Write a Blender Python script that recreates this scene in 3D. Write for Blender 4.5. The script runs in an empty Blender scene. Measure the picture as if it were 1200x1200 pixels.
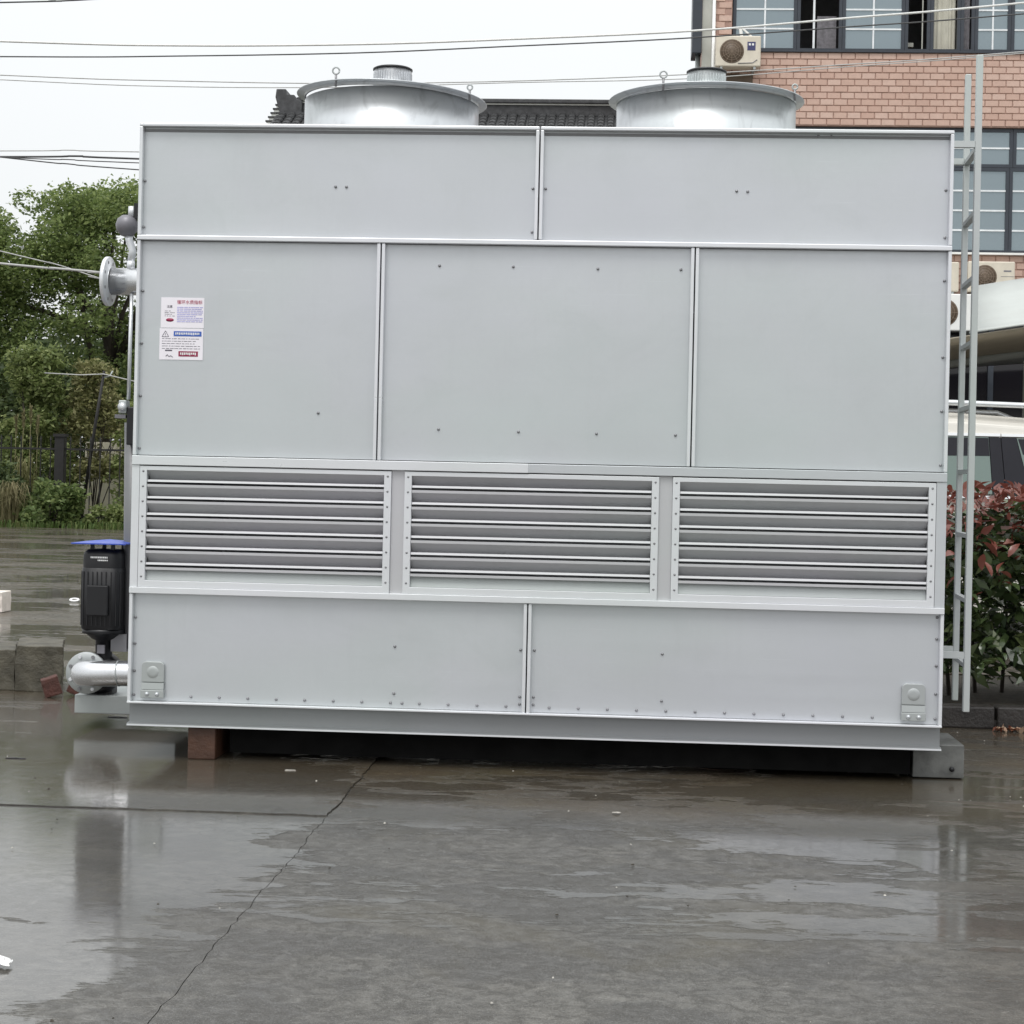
import bpy, bmesh, math, random
import numpy as np
from mathutils import Vector, Matrix

random.seed(7)
RNG = np.random.default_rng(11)
scene = bpy.context.scene
COL = scene.collection

# ------------------------------------------------------------------ camera
cam_data = bpy.data.cameras.new('camera')
cam = bpy.data.objects.new('camera', cam_data)
COL.objects.link(cam)
YAW, PITCH, ROLL = 0.0623, 0.0020, 0.0221
_f = Vector((-math.sin(YAW) * math.cos(PITCH), math.cos(YAW) * math.cos(PITCH), math.sin(PITCH)))
_r0 = Vector((math.cos(YAW), math.sin(YAW), 0))
_u0 = _r0.cross(_f)
_r = math.cos(ROLL) * _r0 + math.sin(ROLL) * _u0
_u = -math.sin(ROLL) * _r0 + math.cos(ROLL) * _u0
cam.matrix_world = Matrix(((_r.x, _u.x, -_f.x, 2.3182), (_r.y, _u.y, -_f.y, -8.1799), (_r.z, _u.z, -_f.z, 1.3887), (0, 0, 0, 1)))
cam_data.sensor_width = 36
cam_data.lens = 61.5
cam_data.shift_y = -0.04
cam_data.clip_end = 3000
scene.camera = cam

# ------------------------------------------------------------------ sky: even overcast cloud layer
SUN_EL, SUN_AZ = math.radians(60), math.radians(196)      # azimuth from +Y, clockwise
world = bpy.data.worlds.new('World')
scene.world = world
world.use_nodes = True
wn, wl = world.node_tree.nodes, world.node_tree.links
wn.clear()
w_out = wn.new('ShaderNodeOutputWorld')
w_bg = wn.new('ShaderNodeBackground')
w_tc = wn.new('ShaderNodeTexCoord')
w_sep = wn.new('ShaderNodeSeparateXYZ')
w_mr = wn.new('ShaderNodeMapRange')                        # overcast sky: brighter towards the zenith
w_mr.inputs['From Min'].default_value = 0.0
w_mr.inputs['From Max'].default_value = 1.0
w_mr.inputs['To Min'].default_value = 0.90
w_mr.inputs['To Max'].default_value = 1.85
w_noise = wn.new('ShaderNodeTexNoise')
w_noise.inputs['Scale'].default_value = 1.6
w_noise.inputs['Detail'].default_value = 5
w_nr = wn.new('ShaderNodeMapRange')
w_nr.inputs['To Min'].default_value = 0.90
w_nr.inputs['To Max'].default_value = 1.08
w_mul = wn.new('ShaderNodeMath'); w_mul.operation = 'MULTIPLY'
w_sky = wn.new('ShaderNodeTexSky')
w_sky.sky_type = 'NISHITA'
w_sky.sun_disc = False
w_sky.sun_elevation = SUN_EL
w_sky.sun_rotation = SUN_AZ
w_sky.dust_density = 4
w_sk = wn.new('ShaderNodeMix'); w_sk.data_type = 'RGBA'; w_sk.blend_type = 'MIX'
w_sk.inputs[0].default_value = 0.012
w_col = wn.new('ShaderNodeVectorMath'); w_col.operation = 'SCALE'
w_col.inputs[0].default_value = (0.980, 1.0, 1.005)
wl.new(w_tc.outputs['Generated'], w_sep.inputs[0])
w_pow = wn.new('ShaderNodeMath'); w_pow.operation = 'POWER'; w_pow.inputs[1].default_value = 1.7; w_pow.use_clamp = True
w_abs = wn.new('ShaderNodeMath'); w_abs.operation = 'MAXIMUM'; w_abs.inputs[1].default_value = 0.0
wl.new(w_sep.outputs['Z'], w_abs.inputs[0])
wl.new(w_abs.outputs[0], w_pow.inputs[0])
wl.new(w_pow.outputs[0], w_mr.inputs['Value'])
wl.new(w_tc.outputs['Generated'], w_noise.inputs['Vector'])
wl.new(w_noise.outputs[0], w_nr.inputs['Value'])
wl.new(w_mr.outputs[0], w_mul.inputs[0])
wl.new(w_nr.outputs[0], w_mul.inputs[1])
wl.new(w_mul.outputs[0], w_col.inputs['Scale'])
wl.new(w_col.outputs[0], w_sk.inputs[6])
wl.new(w_sky.outputs[0], w_sk.inputs[7])
wl.new(w_sk.outputs[2], w_bg.inputs['Color'])
w_bg.inputs['Strength'].default_value = 1.0
wl.new(w_bg.outputs[0], w_out.inputs['Surface'])

sun_data = bpy.data.lights.new('sun', 'SUN')
sun_data.energy = 1.35
sun_data.angle = math.radians(24)
sun_data.color = (1.0, 0.985, 0.96)
sun = bpy.data.objects.new('sun', sun_data)
COL.objects.link(sun)
_sd = Vector((math.sin(SUN_AZ) * math.cos(SUN_EL), math.cos(SUN_AZ) * math.cos(SUN_EL), math.sin(SUN_EL)))
sun.rotation_euler = _sd.to_track_quat('Z', 'Y').to_euler()
sun.location = (2, -12, 14)

vs = scene.view_settings
vs.view_transform = 'Standard'
vs.look = 'None'
vs.gamma = 1
vs.use_curve_mapping = False
vs.exposure = 0.0
scene.cycles.max_bounces = 6
scene.cycles.diffuse_bounces = 3
scene.cycles.glossy_bounces = 3
scene.cycles.transmission_bounces = 3

# ------------------------------------------------------------------ materials
class NT:
    """small helper around a material's node tree"""
    def __init__(self, name):
        self.m = bpy.data.materials.new(name)
        self.m.use_nodes = True
        self.t = self.m.node_tree
        self.b = self.t.nodes['Principled BSDF']
    def n(self, kind, **kw):
        nd = self.t.nodes.new('ShaderNode' + kind)
        for k, v in kw.items():
            setattr(nd, k, v)
        return nd
    def l(self, a, b):
        self.t.links.new(a, b)
    def coords(self, world=False, scale=(1, 1, 1)):
        mp = self.n('Mapping')
        mp.inputs['Scale'].default_value = scale
        if world:
            self.l(self.n('NewGeometry').outputs['Position'], mp.inputs['Vector'])
        else:
            self.l(self.n('TexCoord').outputs['Object'], mp.inputs['Vector'])
        return mp.outputs[0]
    def noise(self, vec, scale, detail=4, rough=0.55, dist=0.0):
        nd = self.n('TexNoise')
        nd.inputs['Scale'].default_value = scale
        nd.inputs['Detail'].default_value = detail
        nd.inputs['Roughness'].default_value = rough
        nd.inputs['Distortion'].default_value = dist
        self.l(vec, nd.inputs['Vector'])
        return nd.outputs[0]
    def ramp(self, fac, stops):
        r = self.n('ValToRGB')
        e = r.color_ramp.elements
        while len(e) > 1:
            e.remove(e[-1])
        e[0].position, e[0].color = stops[0][0], tuple(stops[0][1]) + (1,)
        for p, c in stops[1:]:
            x = e.new(p)
            x.color = tuple(c) + (1,)
        self.l(fac, r.inputs[0])
        return r.outputs[0]
    def rng(self, fac, a, b, lo, hi):
        r = self.n('MapRange')
        r.inputs['From Min'].default_value = a
        r.inputs['From Max'].default_value = b
        r.inputs['To Min'].default_value = lo
        r.inputs['To Max'].default_value = hi
        self.l(fac, r.inputs['Value'])
        return r.outputs[0]
    def mix(self, fac, a, b, mode='MIX'):
        x = self.n('Mix', data_type='RGBA', blend_type=mode)
        for i, v in ((0, fac), (6, a), (7, b)):
            if hasattr(v, 'is_linked'):
                self.l(v, x.inputs[i])
            elif i == 0:
                x.inputs[0].default_value = v
            else:
                x.inputs[i].default_value = tuple(v) + (1,)
        return x.outputs[2]
    def math(self, op, a, b):
        x = self.n('Math', operation=op)
        for i, v in enumerate((a, b)):
            if hasattr(v, 'is_linked'):
                self.l(v, x.inputs[i])
            else:
                x.inputs[i].default_value = v
        return x.outputs[0]
    def bump(self, h, strength, dist=0.01, target='Normal', base=None):
        b = self.n('Bump')
        b.inputs['Strength'].default_value = strength
        b.inputs['Distance'].default_value = dist
        self.l(h, b.inputs['Height'])
        if base is not None:
            self.l(base, b.inputs['Normal'])
        self.l(b.outputs[0], self.b.inputs[target])
        return b.outputs[0]
    def set(self, **kw):
        for k, v in kw.items():
            inp = self.b.inputs[k.replace('_', ' ')]
            if hasattr(v, 'is_linked'):
                self.l(v, inp)
            else:
                inp.default_value = (tuple(v) + (1,)) if isinstance(v, tuple) and len(v) == 3 else v
        return self

def plain(name, col, rough=0.5, metal=0.0, var=0.12, scale=6, bump=0.0, world=False, spec=None, rvar=0.1):
    m = NT(name)
    v = m.coords(world)
    n = m.noise(v, scale, 5)
    lo = tuple(c * (1 - var) for c in col)
    hi = tuple(min(1, c * (1 + var)) for c in col)
    m.set(Base_Color=m.ramp(n, [(0.3, lo), (0.7, hi)]), Metallic=metal)
    m.set(Roughness=m.rng(m.noise(v, scale * 2.3, 4), 0.3, 0.7, max(0.02, rough - rvar), min(1, rough + rvar)))
    if spec is not None:
        m.b.inputs['Specular IOR Level'].default_value = spec
    if bump:
        m.bump(m.noise(v, scale * 6, 6, 0.65), bump, 0.01)
    return m.m

def galvanised(name, col, rough=0.42, metal=0.45, spangle=1, wobble=0.16, mottle=0.0):
    m = NT(name)
    v = m.coords(True)
    big = m.noise(v, 1.1, 3)
    vor = m.n('TexVoronoi')                      # zinc spangle
    vor.inputs['Scale'].default_value = 55
    m.l(v, vor.inputs['Vector'])
    conv = m.n('RGBToBW')
    m.l(vor.outputs['Color'], conv.inputs[0])
    streak = m.noise(m.coords(True, (9, 9, 0.7)), 2.2, 5, 0.6)   # run marks down the sheet
    roll = m.noise(m.coords(True, (0.25, 0.25, 10)), 2.0, 4, 0.6)  # rolling direction along the sheet
    c = m.ramp(big, [(0.3, tuple(x * 0.965 for x in col)), (0.7, tuple(min(1, x * 1.03) for x in col))])
    c = m.mix(m.rng(conv.outputs[0], 0, 1, 0.0, 0.07), c, tuple(x * 0.82 for x in col))
    c = m.mix(m.rng(streak, 0.55, 0.80, 0, 0.13), c, tuple(x * 0.80 for x in col))
    blot = m.noise(m.coords(True, (1.0, 1.0, 1.6)), 2.6, 6, 0.62, 0.8)      # handling marks and dried wet patches
    c = m.mix(m.rng(blot, 0.50, 0.72, 0, 0.30), c, (col[0] * 0.83, col[1] * 0.845, col[2] * 0.83))
    scr = m.noise(m.coords(True, (1.2, 1.2, 38)), 2.4, 2, 0.5, 0.2)          # scuffs along the sheet
    c = m.mix(m.math('MULTIPLY', m.rng(scr, 0.66, 0.74, 0, 0.30), m.rng(big, 0.45, 0.6, 0, 1)), c, tuple(min(1, x * 1.22) for x in col))
    tint = m.noise(m.coords(True, (0.6, 1, 1.1)), 0.9, 3)
    c = m.mix(m.rng(tint, 0.30, 0.52, 0.75, 0), c, (col[0] * 0.95, col[1] * 1.0, col[2] * 0.965))
    c = m.mix(m.rng(tint, 0.48, 0.68, 0, 0.75), c, (col[0] * 1.015, col[1] * 1.0, col[2] * 1.035))
    if mottle:
        mo = m.noise(m.coords(True, (1, 1, 0.6)), 7.5, 6, 0.65, 1.2)
        c = m.mix(m.rng(mo, 0.52, 0.68, 0, mottle), c, tuple(x * 0.5 for x in col))
    m.set(Base_Color=c, Metallic=metal)
    r = m.math('ADD', m.rng(blot, 0.4, 0.7, -0.04, 0.08), m.rng(roll, 0.3, 0.7, rough - 0.06, rough + 0.08)) if spangle == 0 else m.math('ADD', m.rng(conv.outputs[0], 0, 1, -0.025, 0.025), m.rng(roll, 0.3, 0.7, rough - 0.06, rough + 0.08))
    m.set(Roughness=r)
    wob = m.noise(v, 1.7, 2, 0.5)
    b1 = m.n('Bump')
    b1.inputs['Strength'].default_value = wobble
    b1.inputs['Distance'].default_value = 0.02
    m.l(wob, b1.inputs['Height'])
    m.bump(roll, 0.04, 0.004, base=b1.outputs[0])
    return m.m

def foliage(name, c1, c2, c3, rough=0.5, trans=0.3):
    m = NT(name)
    g = m.n('NewGeometry')
    c = m.ramp(g.outputs['Random Per Island'], [(0.0, c1), (0.55, c2), (1.0, c3)])
    big = m.noise(m.coords(True), 0.8, 3)
    c = m.mix(m.rng(big, 0.35, 0.7, 0, 0.18), c, c1)
    m.set(Base_Color=c, Roughness=rough)
    m.b.inputs['Specular IOR Level'].default_value = 0.35
    tr = m.n('BsdfTranslucent')
    m.l(c, tr.inputs['Color'])
    mx = m.n('MixShader')
    mx.inputs[0].default_value = trans
    out = m.t.nodes['Material Output']
    m.l(m.b.outputs[0], mx.inputs[1])
    m.l(tr.outputs[0], mx.inputs[2])
    m.l(mx.outputs[0], out.inputs['Surface'])
    return m.m

def wet_concrete():
    m = NT('wet concrete')
    v = m.coords(True)
    pos = m.n('SeparateXYZ')
    m.l(m.n('NewGeometry').outputs['Position'], pos.inputs[0])
    px, py = pos.outputs['X'], pos.outputs['Y']
    oi = m.n('ObjectInfo').outputs['Random']
    n1 = m.noise(v, 0.55, 4, 0.6)
    n2 = m.noise(v, 4.5, 6, 0.68)
    n3 = m.noise(v, 95, 3, 0.75)
    agg = m.noise(v, 260, 2, 0.8)
    c = m.ramp(n1, [(0.28, (0.056, 0.051, 0.041)), (0.5, (0.088, 0.081, 0.068)), (0.72, (0.130, 0.121, 0.104))])
    c = m.mix(m.rng(oi, 0, 1, 0.0, 0.25), c, (0.085, 0.078, 0.066))
    patch = m.noise(m.coords(True, (0.8, 1.3, 1)), 2.1, 6, 0.68, 0.5)                  # damp dark patches
    c = m.mix(m.rng(patch, 0.485, 0.545, 0, 0.85), c, (0.034, 0.030, 0.025))
    mid = m.noise(m.coords(True, (1, 1.2, 1)), 17, 5, 0.72, 0.6)
    c = m.mix(m.rng(mid, 0.45, 0.58, 0, 0.80), c, (0.030, 0.027, 0.022))
    c = m.mix(m.rng(mid, 0.30, 0.42, 0.35, 0), c, (0.25, 0.235, 0.205))
    c = m.mix(m.rng(n3, 0.35, 0.65, 0, 0.50), c, (0.052, 0.046, 0.037))
    c = m.mix(m.rng(agg, 0.58, 0.70, 0, 0.6), c, (0.34, 0.33, 0.31))                   # pale aggregate
    # brown silt washed out from under the tower; tree reflections painted brown further back
    silt = m.math('MULTIPLY', m.rng(py, -1.15, -0.75, 0, 1), m.rng(py, 0.6, 3.0, 1, 1.0))  # mask for the silt and the painted tree reflections further back
    silt = m.math('MULTIPLY', silt, m.rng(m.noise(m.coords(True, (0.6, 1.6, 1)), 1.6, 5, 0.65), 0.32, 0.55, 0.25, 0.9))
    c = m.mix(silt, c, (0.066, 0.047, 0.024))
    st = m.noise(v, 0.9, 4, 0.6, 0.6)
    c = m.mix(m.rng(st, 0.54, 0.72, 0, 0.6), c, (0.080, 0.066, 0.034))
    # standing water: shallow pools drawn out along x, deeper at the left and next to the tower
    wet = m.noise(m.coords(True, (0.6, 1.25, 1)), 0.75, 4, 0.6, 0.5)
    fine = m.noise(m.coords(True, (0.6, 1.9, 1)), 4.2, 5, 0.7, 0.4)
    w = m.math('ADD', wet, m.math('MULTIPLY', m.math('SUBTRACT', fine, 0.5), 0.55))
    w = m.math('ADD', w, m.math('MULTIPLY', m.rng(px, 0.70, 1.20, 0.215, 0.0), m.rng(py, 0.0, 2.5, 1.0, 0.0)))
    w = m.math('ADD', w, m.math('MULTIPLY', m.rng(py, -2.9, -1.9, -0.06, 0.03), m.rng(py, 0.5, 3.0, 1.0, 0.75)))
    w = m.math('ADD', w, m.math('MULTIPLY', m.math('SUBTRACT', patch, 0.5), 0.16))
    pool = m.rng(w, 0.50, 0.532, 0.0, 1.0)
    damp = m.rng(w, 0.36, 0.50, 0.0, 1.0)
    c = m.mix(m.math('MULTIPLY', damp, 0.30), c, (0.045, 0.041, 0.033))
    m.set(Base_Color=c)
    m.set(Roughness=m.rng(n2, 0.3, 0.7, 0.40, 0.62))
    m.b.inputs['Specular IOR Level'].default_value = 0.45
    m.set(Coat_Weight=m.math('MAXIMUM', m.math('MULTIPLY', m.rng(damp, 0, 1, 0.78, 0.98), m.math('MULTIPLY', m.rng(mid, 0.42, 0.60, 1.0, 0.45), m.rng(n3, 0.40, 0.62, 1.0, 0.6))), pool))
    m.b.inputs['Coat IOR'].default_value = 1.56
    m.set(Coat_Roughness=m.math('SUBTRACT', m.math('ADD', m.rng(damp, 0, 1, 0.23, 0.125), m.rng(mid, 0.35, 0.65, -0.02, 0.09)), m.math('MULTIPLY', pool, 0.075)))
    broom = m.noise(m.coords(True, (3, 45, 1)), 3, 2, 0.6)
    rough_h = m.math('ADD', m.math('MULTIPLY', n3, 0.9), m.math('MULTIPLY', n2, 1.6))
    rough_h = m.math('ADD', rough_h, m.math('MULTIPLY', broom, 0.5))
    b = m.n('Bump')
    b.inputs['Strength'].default_value = 0.7
    b.inputs['Distance'].default_value = 0.006
    m.l(rough_h, b.inputs['Height'])
    m.l(b.outputs[0], m.b.inputs['Normal'])
    inv = m.math('SUBTRACT', 1.0, pool)
    hcoat = m.math('MULTIPLY', m.math('ADD', m.math('ADD', m.math('MULTIPLY', n2, 1.3), m.math('MULTIPLY', mid, 0.9)), m.math('MULTIPLY', n3, 0.55)), m.math('ADD', m.math('MULTIPLY', inv, 0.62), 0.06))
    bc = m.n('Bump')
    bc.inputs['Strength'].default_value = 0.6
    bc.inputs['Distance'].default_value = 0.005
    m.l(hcoat, bc.inputs['Height'])
    m.l(bc.outputs[0], m.b.inputs['Coat Normal'])
    return m.m

def random_tone(name, stops, rough=0.6, grain=30, bump=0.2):
    m = NT(name)
    c = m.ramp(m.n('ObjectInfo').outputs['Random'], stops)
    v = m.coords(True)
    n = m.noise(v, grain, 4)
    c = m.mix(m.rng(n, 0.3, 0.7, 0, 0.3), c, tuple(x * 0.72 for x in stops[0][1]))
    c = m.mix(m.rng(m.noise(m.coords(True, (1.2, 1, 0.35)), 1.1, 5, 0.6), 0.45, 0.7, 0, 0.35), c, tuple(x * 0.78 for x in stops[0][1]))
    m.set(Base_Color=c, Roughness=rough)
    if bump:
        m.bump(n, bump, 0.004)
    return m.m

M = {}
M['galv'] = galvanised('galvanised sheet', (0.580, 0.602, 0.622), 0.36, 0.52)
M['galv_lip'] = galvanised('galvanised lip', (0.74, 0.755, 0.775), 0.34, 0.42)
M['galv_bare'] = galvanised('bare zinc steel', (0.58, 0.605, 0.625), 0.50, 0.35)
M['galv_slat'] = galvanised('louver zinc', (0.56, 0.56, 0.575), 0.40, 0.40)
M['galv_grey'] = galvanised('weathered zinc', (0.43, 0.455, 0.45), 0.45, 0.45)
M['galv_cowl'] = galvanised('mottled cowl zinc', (0.60, 0.625, 0.64), 0.33, 0.72, 1, 0.3, 0.40)
M['galv_pipe'] = galvanised('bright pipe zinc', (0.66, 0.67, 0.68), 0.24, 0.9, 1, 0.5, 0.25)
M['galv_beam'] = galvanised('dark beam zinc', (0.27, 0.28, 0.285), 0.42, 0.5)  # darker base tone for the base channels
M['galv_ladder'] = galvanised('hot dipped ladder zinc', (0.52, 0.55, 0.54), 0.42, 0.4)
M['galv_dark'] = galvanised('dull dark zinc', (0.20, 0.20, 0.205), 0.45, 0.4)
M['bolt'] = plain('bolt steel', (0.24, 0.24, 0.25), 0.35, 0.5)
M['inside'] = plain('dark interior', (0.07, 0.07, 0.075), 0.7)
M['black'] = plain('black enamel', (0.006, 0.006, 0.008), 0.45, 0.0, 0.2)
M['gap_shade'] = plain('black gap shade', (0.007, 0.007, 0.007), 0.9, 0, 0.3, 6, 0, False, 0.1)  # near-black base paints in the shade of the gap under the tower
M['dark_rubber'] = plain('black rubber', (0.02, 0.02, 0.022), 0.6)
M['blue'] = plain('blue painted sheet', (0.05, 0.10, 0.52), 0.35, 0.0, 0.1)
M['paper'] = plain('white sticker film', (0.86, 0.83, 0.88), 0.35, 0, 0.03)
M['ink_red'] = plain('red print', (0.45, 0.03, 0.09), 0.4)
M['ink_maroon'] = plain('maroon print', (0.28, 0.02, 0.07), 0.4)
M['ink_blue'] = plain('blue print', (0.05, 0.13, 0.48), 0.4)
M['ink_lilac'] = plain('lilac print', (0.45, 0.44, 0.72), 0.4)
M['ink_black'] = plain('grey black print', (0.10, 0.09, 0.12), 0.4)
M['white_print'] = plain('white print', (0.8, 0.8, 0.8), 0.4)
M['vent_grey'] = plain('dull grey violet cast metal', (0.20, 0.195, 0.215), 0.45, 0.3)
M['wet_concrete'] = wet_concrete()
M['concrete_block'] = plain('old mossy concrete', (0.085, 0.077, 0.056), 0.6, 0, 0.4, 7, 0.9, True)
M['kerb'] = plain('wet dark kerb stone', (0.028, 0.024, 0.022), 0.42, 0, 0.4, 9, 0.7, True)
M['soil'] = plain('dark soil', (0.045, 0.038, 0.028), 0.8, 0, 0.4, 12, 1.0, True)
M['silt'] = plain('wet silt in the joints', (0.030, 0.028, 0.024), 0.5, 0, 0.4, 30, 0.6, True)
M['timber'] = plain('wet red brown timber', (0.062, 0.028, 0.016), 0.5, 0, 0.35, 8, 0.5, True)
M['red_brick'] = plain('broken red brick', (0.095, 0.034, 0.025), 0.5, 0, 0.3, 20, 0.8, True)
M['steel_block'] = plain('dull stained steel block', (0.115, 0.117, 0.112), 0.45, 0.3, 0.5, 8, 0.2, True)
M['earth'] = plain('rough grassy earth', (0.085, 0.085, 0.042), 0.85, 0, 0.4, 2, 1.0, True)
M['brick'] = random_tone('pink facing brick', [(0, (0.54, 0.355, 0.285)), (0.5, (0.59, 0.405, 0.33)), (1, (0.63, 0.45, 0.375))])
M['mortar'] = plain('dark red mortar', (0.39, 0.25, 0.205), 0.8, 0, 0.15, 10)
M['pane'] = NT('reflective window glass').set(Base_Color=(0.25, 0.30, 0.325), Roughness=0.06, Metallic=0.55).m
M['dark_glass'] = NT('dark shop glass').set(Base_Color=(0.012, 0.011, 0.014), Roughness=0.08).m
M['car_glass'] = NT('pale green car glass').set(Base_Color=(0.17, 0.225, 0.205), Roughness=0.03).m  # pale green base paints in daylight seen through the cabin
M['frame'] = plain('dark blue grey window frame', (0.035, 0.042, 0.055), 0.4)
M['muntin'] = plain('white glazing bar', (0.78, 0.8, 0.82), 0.4)
M['curtain'] = plain('cream curtain', (0.55, 0.53, 0.45), 0.8, 0, 0.1)
M['curtain_grey'] = plain('grey patterned curtain', (0.25, 0.24, 0.26), 0.8, 0, 0.3, 14)
M['plaster'] = plain('grey beige render', (0.42, 0.42, 0.38), 0.7, 0, 0.15, 3)
M['white_paint'] = plain('white paint', (0.8, 0.8, 0.78), 0.4, 0, 0.05)
M['ac_cream'] = plain('yellowed cream casing', (0.66, 0.60, 0.50), 0.45, 0, 0.08)
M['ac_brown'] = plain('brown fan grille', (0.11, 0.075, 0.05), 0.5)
M['ac_wire'] = plain('tan grille wire', (0.24, 0.18, 0.13), 0.5)
M['badge'] = plain('navy badge', (0.05, 0.05, 0.14), 0.35)
M['roof_tile'] = plain('black clay roof tile', (0.035, 0.036, 0.038), 0.6, 0, 0.45, 4, 0.8, True)
M['ridge_tile'] = plain('grey black ridge tile', (0.055, 0.056, 0.060), 0.6, 0, 0.4, 9, 0.8, True)
M['lime'] = plain('white lime mortar', (0.62, 0.63, 0.60), 0.8)
M['membrane'] = plain('white carport membrane', (0.44, 0.465, 0.445), 0.5, 0, 0.06, 1)
M['membrane_under'] = plain('tan membrane lining', (0.36, 0.32, 0.25), 0.7, 0, 0.1, 1)
M['van_paint'] = plain('pearl beige van paint', (0.66, 0.635, 0.58), 0.22, 0.1, 0.03, 2)
M['chrome'] = NT('chrome trim').set(Base_Color=(0.8, 0.8, 0.8), Roughness=0.12, Metallic=1.0).m
M['van_black'] = plain('dark cabin black', (0.018, 0.018, 0.024), 0.5, 0, .1, 6, 0, False, 0.25)
M['tyre'] = plain('tyre rubber', (0.02, 0.02, 0.02), 0.7)
M['lamp'] = NT('headlamp glass').set(Base_Color=(0.7, 0.7, 0.72), Roughness=0.1).m
M['iron'] = plain('black iron fence', (0.010, 0.009, 0.009), 0.6)
M['pale_wall'] = plain('pale cream boundary wall', (0.84, 0.79, 0.64), 0.8, 0, 0.10, 2)
M['bark'] = plain('dark bark', (0.055, 0.045, 0.035), 0.8, 0, 0.35, 6, 0.8, True)
M['wire'] = plain('black cable', (0.05, 0.05, 0.052), 0.5)
M['wire_pale'] = plain('pale grey cable', (0.45, 0.45, 0.44), 0.5)
M['wire_white'] = plain('white cable', (0.72, 0.72, 0.70), 0.5)
M['leaf_tree'] = foliage('camphor leaves', (0.100, 0.140, 0.045), (0.190, 0.255, 0.085), (0.34, 0.405, 0.150), 0.5, 0.45)
M['leaf_far'] = foliage('dark far leaves', (0.045, 0.065, 0.028), (0.080, 0.115, 0.045), (0.14, 0.18, 0.075), 0.6, 0.4)
M['leaf_shrub'] = foliage('light shrub leaves', (0.120, 0.160, 0.052), (0.220, 0.275, 0.095), (0.36, 0.40, 0.175), 0.5, 0.45)
M['leaf_brown'] = foliage('browning shrub leaves', (0.150, 0.160, 0.060), (0.255, 0.255, 0.110), (0.40, 0.375, 0.20), 0.6, 0.4)
M['leaf_low'] = foliage('deep green low leaves', (0.090, 0.135, 0.045), (0.160, 0.220, 0.075), (0.28, 0.335, 0.13), 0.5, 0.45)
M['straw'] = foliage('straw grass', (0.14, 0.13, 0.06), (0.23, 0.21, 0.11), (0.32, 0.28, 0.16), 0.7, 0.3)
M['grass'] = foliage('verge grass', (0.06, 0.10, 0.025), (0.10, 0.16, 0.04), (0.19, 0.21, 0.08), 0.7, 0.3)
M['hedge_green'] = foliage('photinia green leaves', (0.026, 0.045, 0.018), (0.060, 0.090, 0.034), (0.14, 0.17, 0.065), 0.22, 0.15)
M['hedge_red'] = foliage('photinia red leaves', (0.12, 0.035, 0.026), (0.24, 0.075, 0.055), (0.46, 0.24, 0.19), 0.25, 0.25)
for k in ('hedge_green', 'hedge_red'):
    M[k].node_tree.nodes['Principled BSDF'].inputs['Specular IOR Level'].default_value = 0.6
M['leaf_litter'] = random_tone('fallen leaves', [(0, (0.20, 0.05, 0.03)), (0.5, (0.30, 0.14, 0.07)), (1, (0.5, 0.38, 0.27))])
M['pebble'] = plain('pale grit', (0.42, 0.40, 0.36), 0.6, 0, 0.4, 40, 0, True)
M['litter_white'] = plain('white plastic scrap', (0.8, 0.8, 0.79), 0.4)
M['foam'] = plain('off white foam', (0.72, 0.66, 0.60), 0.7, 0, 0.1, 20)

# ------------------------------------------------------------------ mesh helpers
OFF = {}

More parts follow.
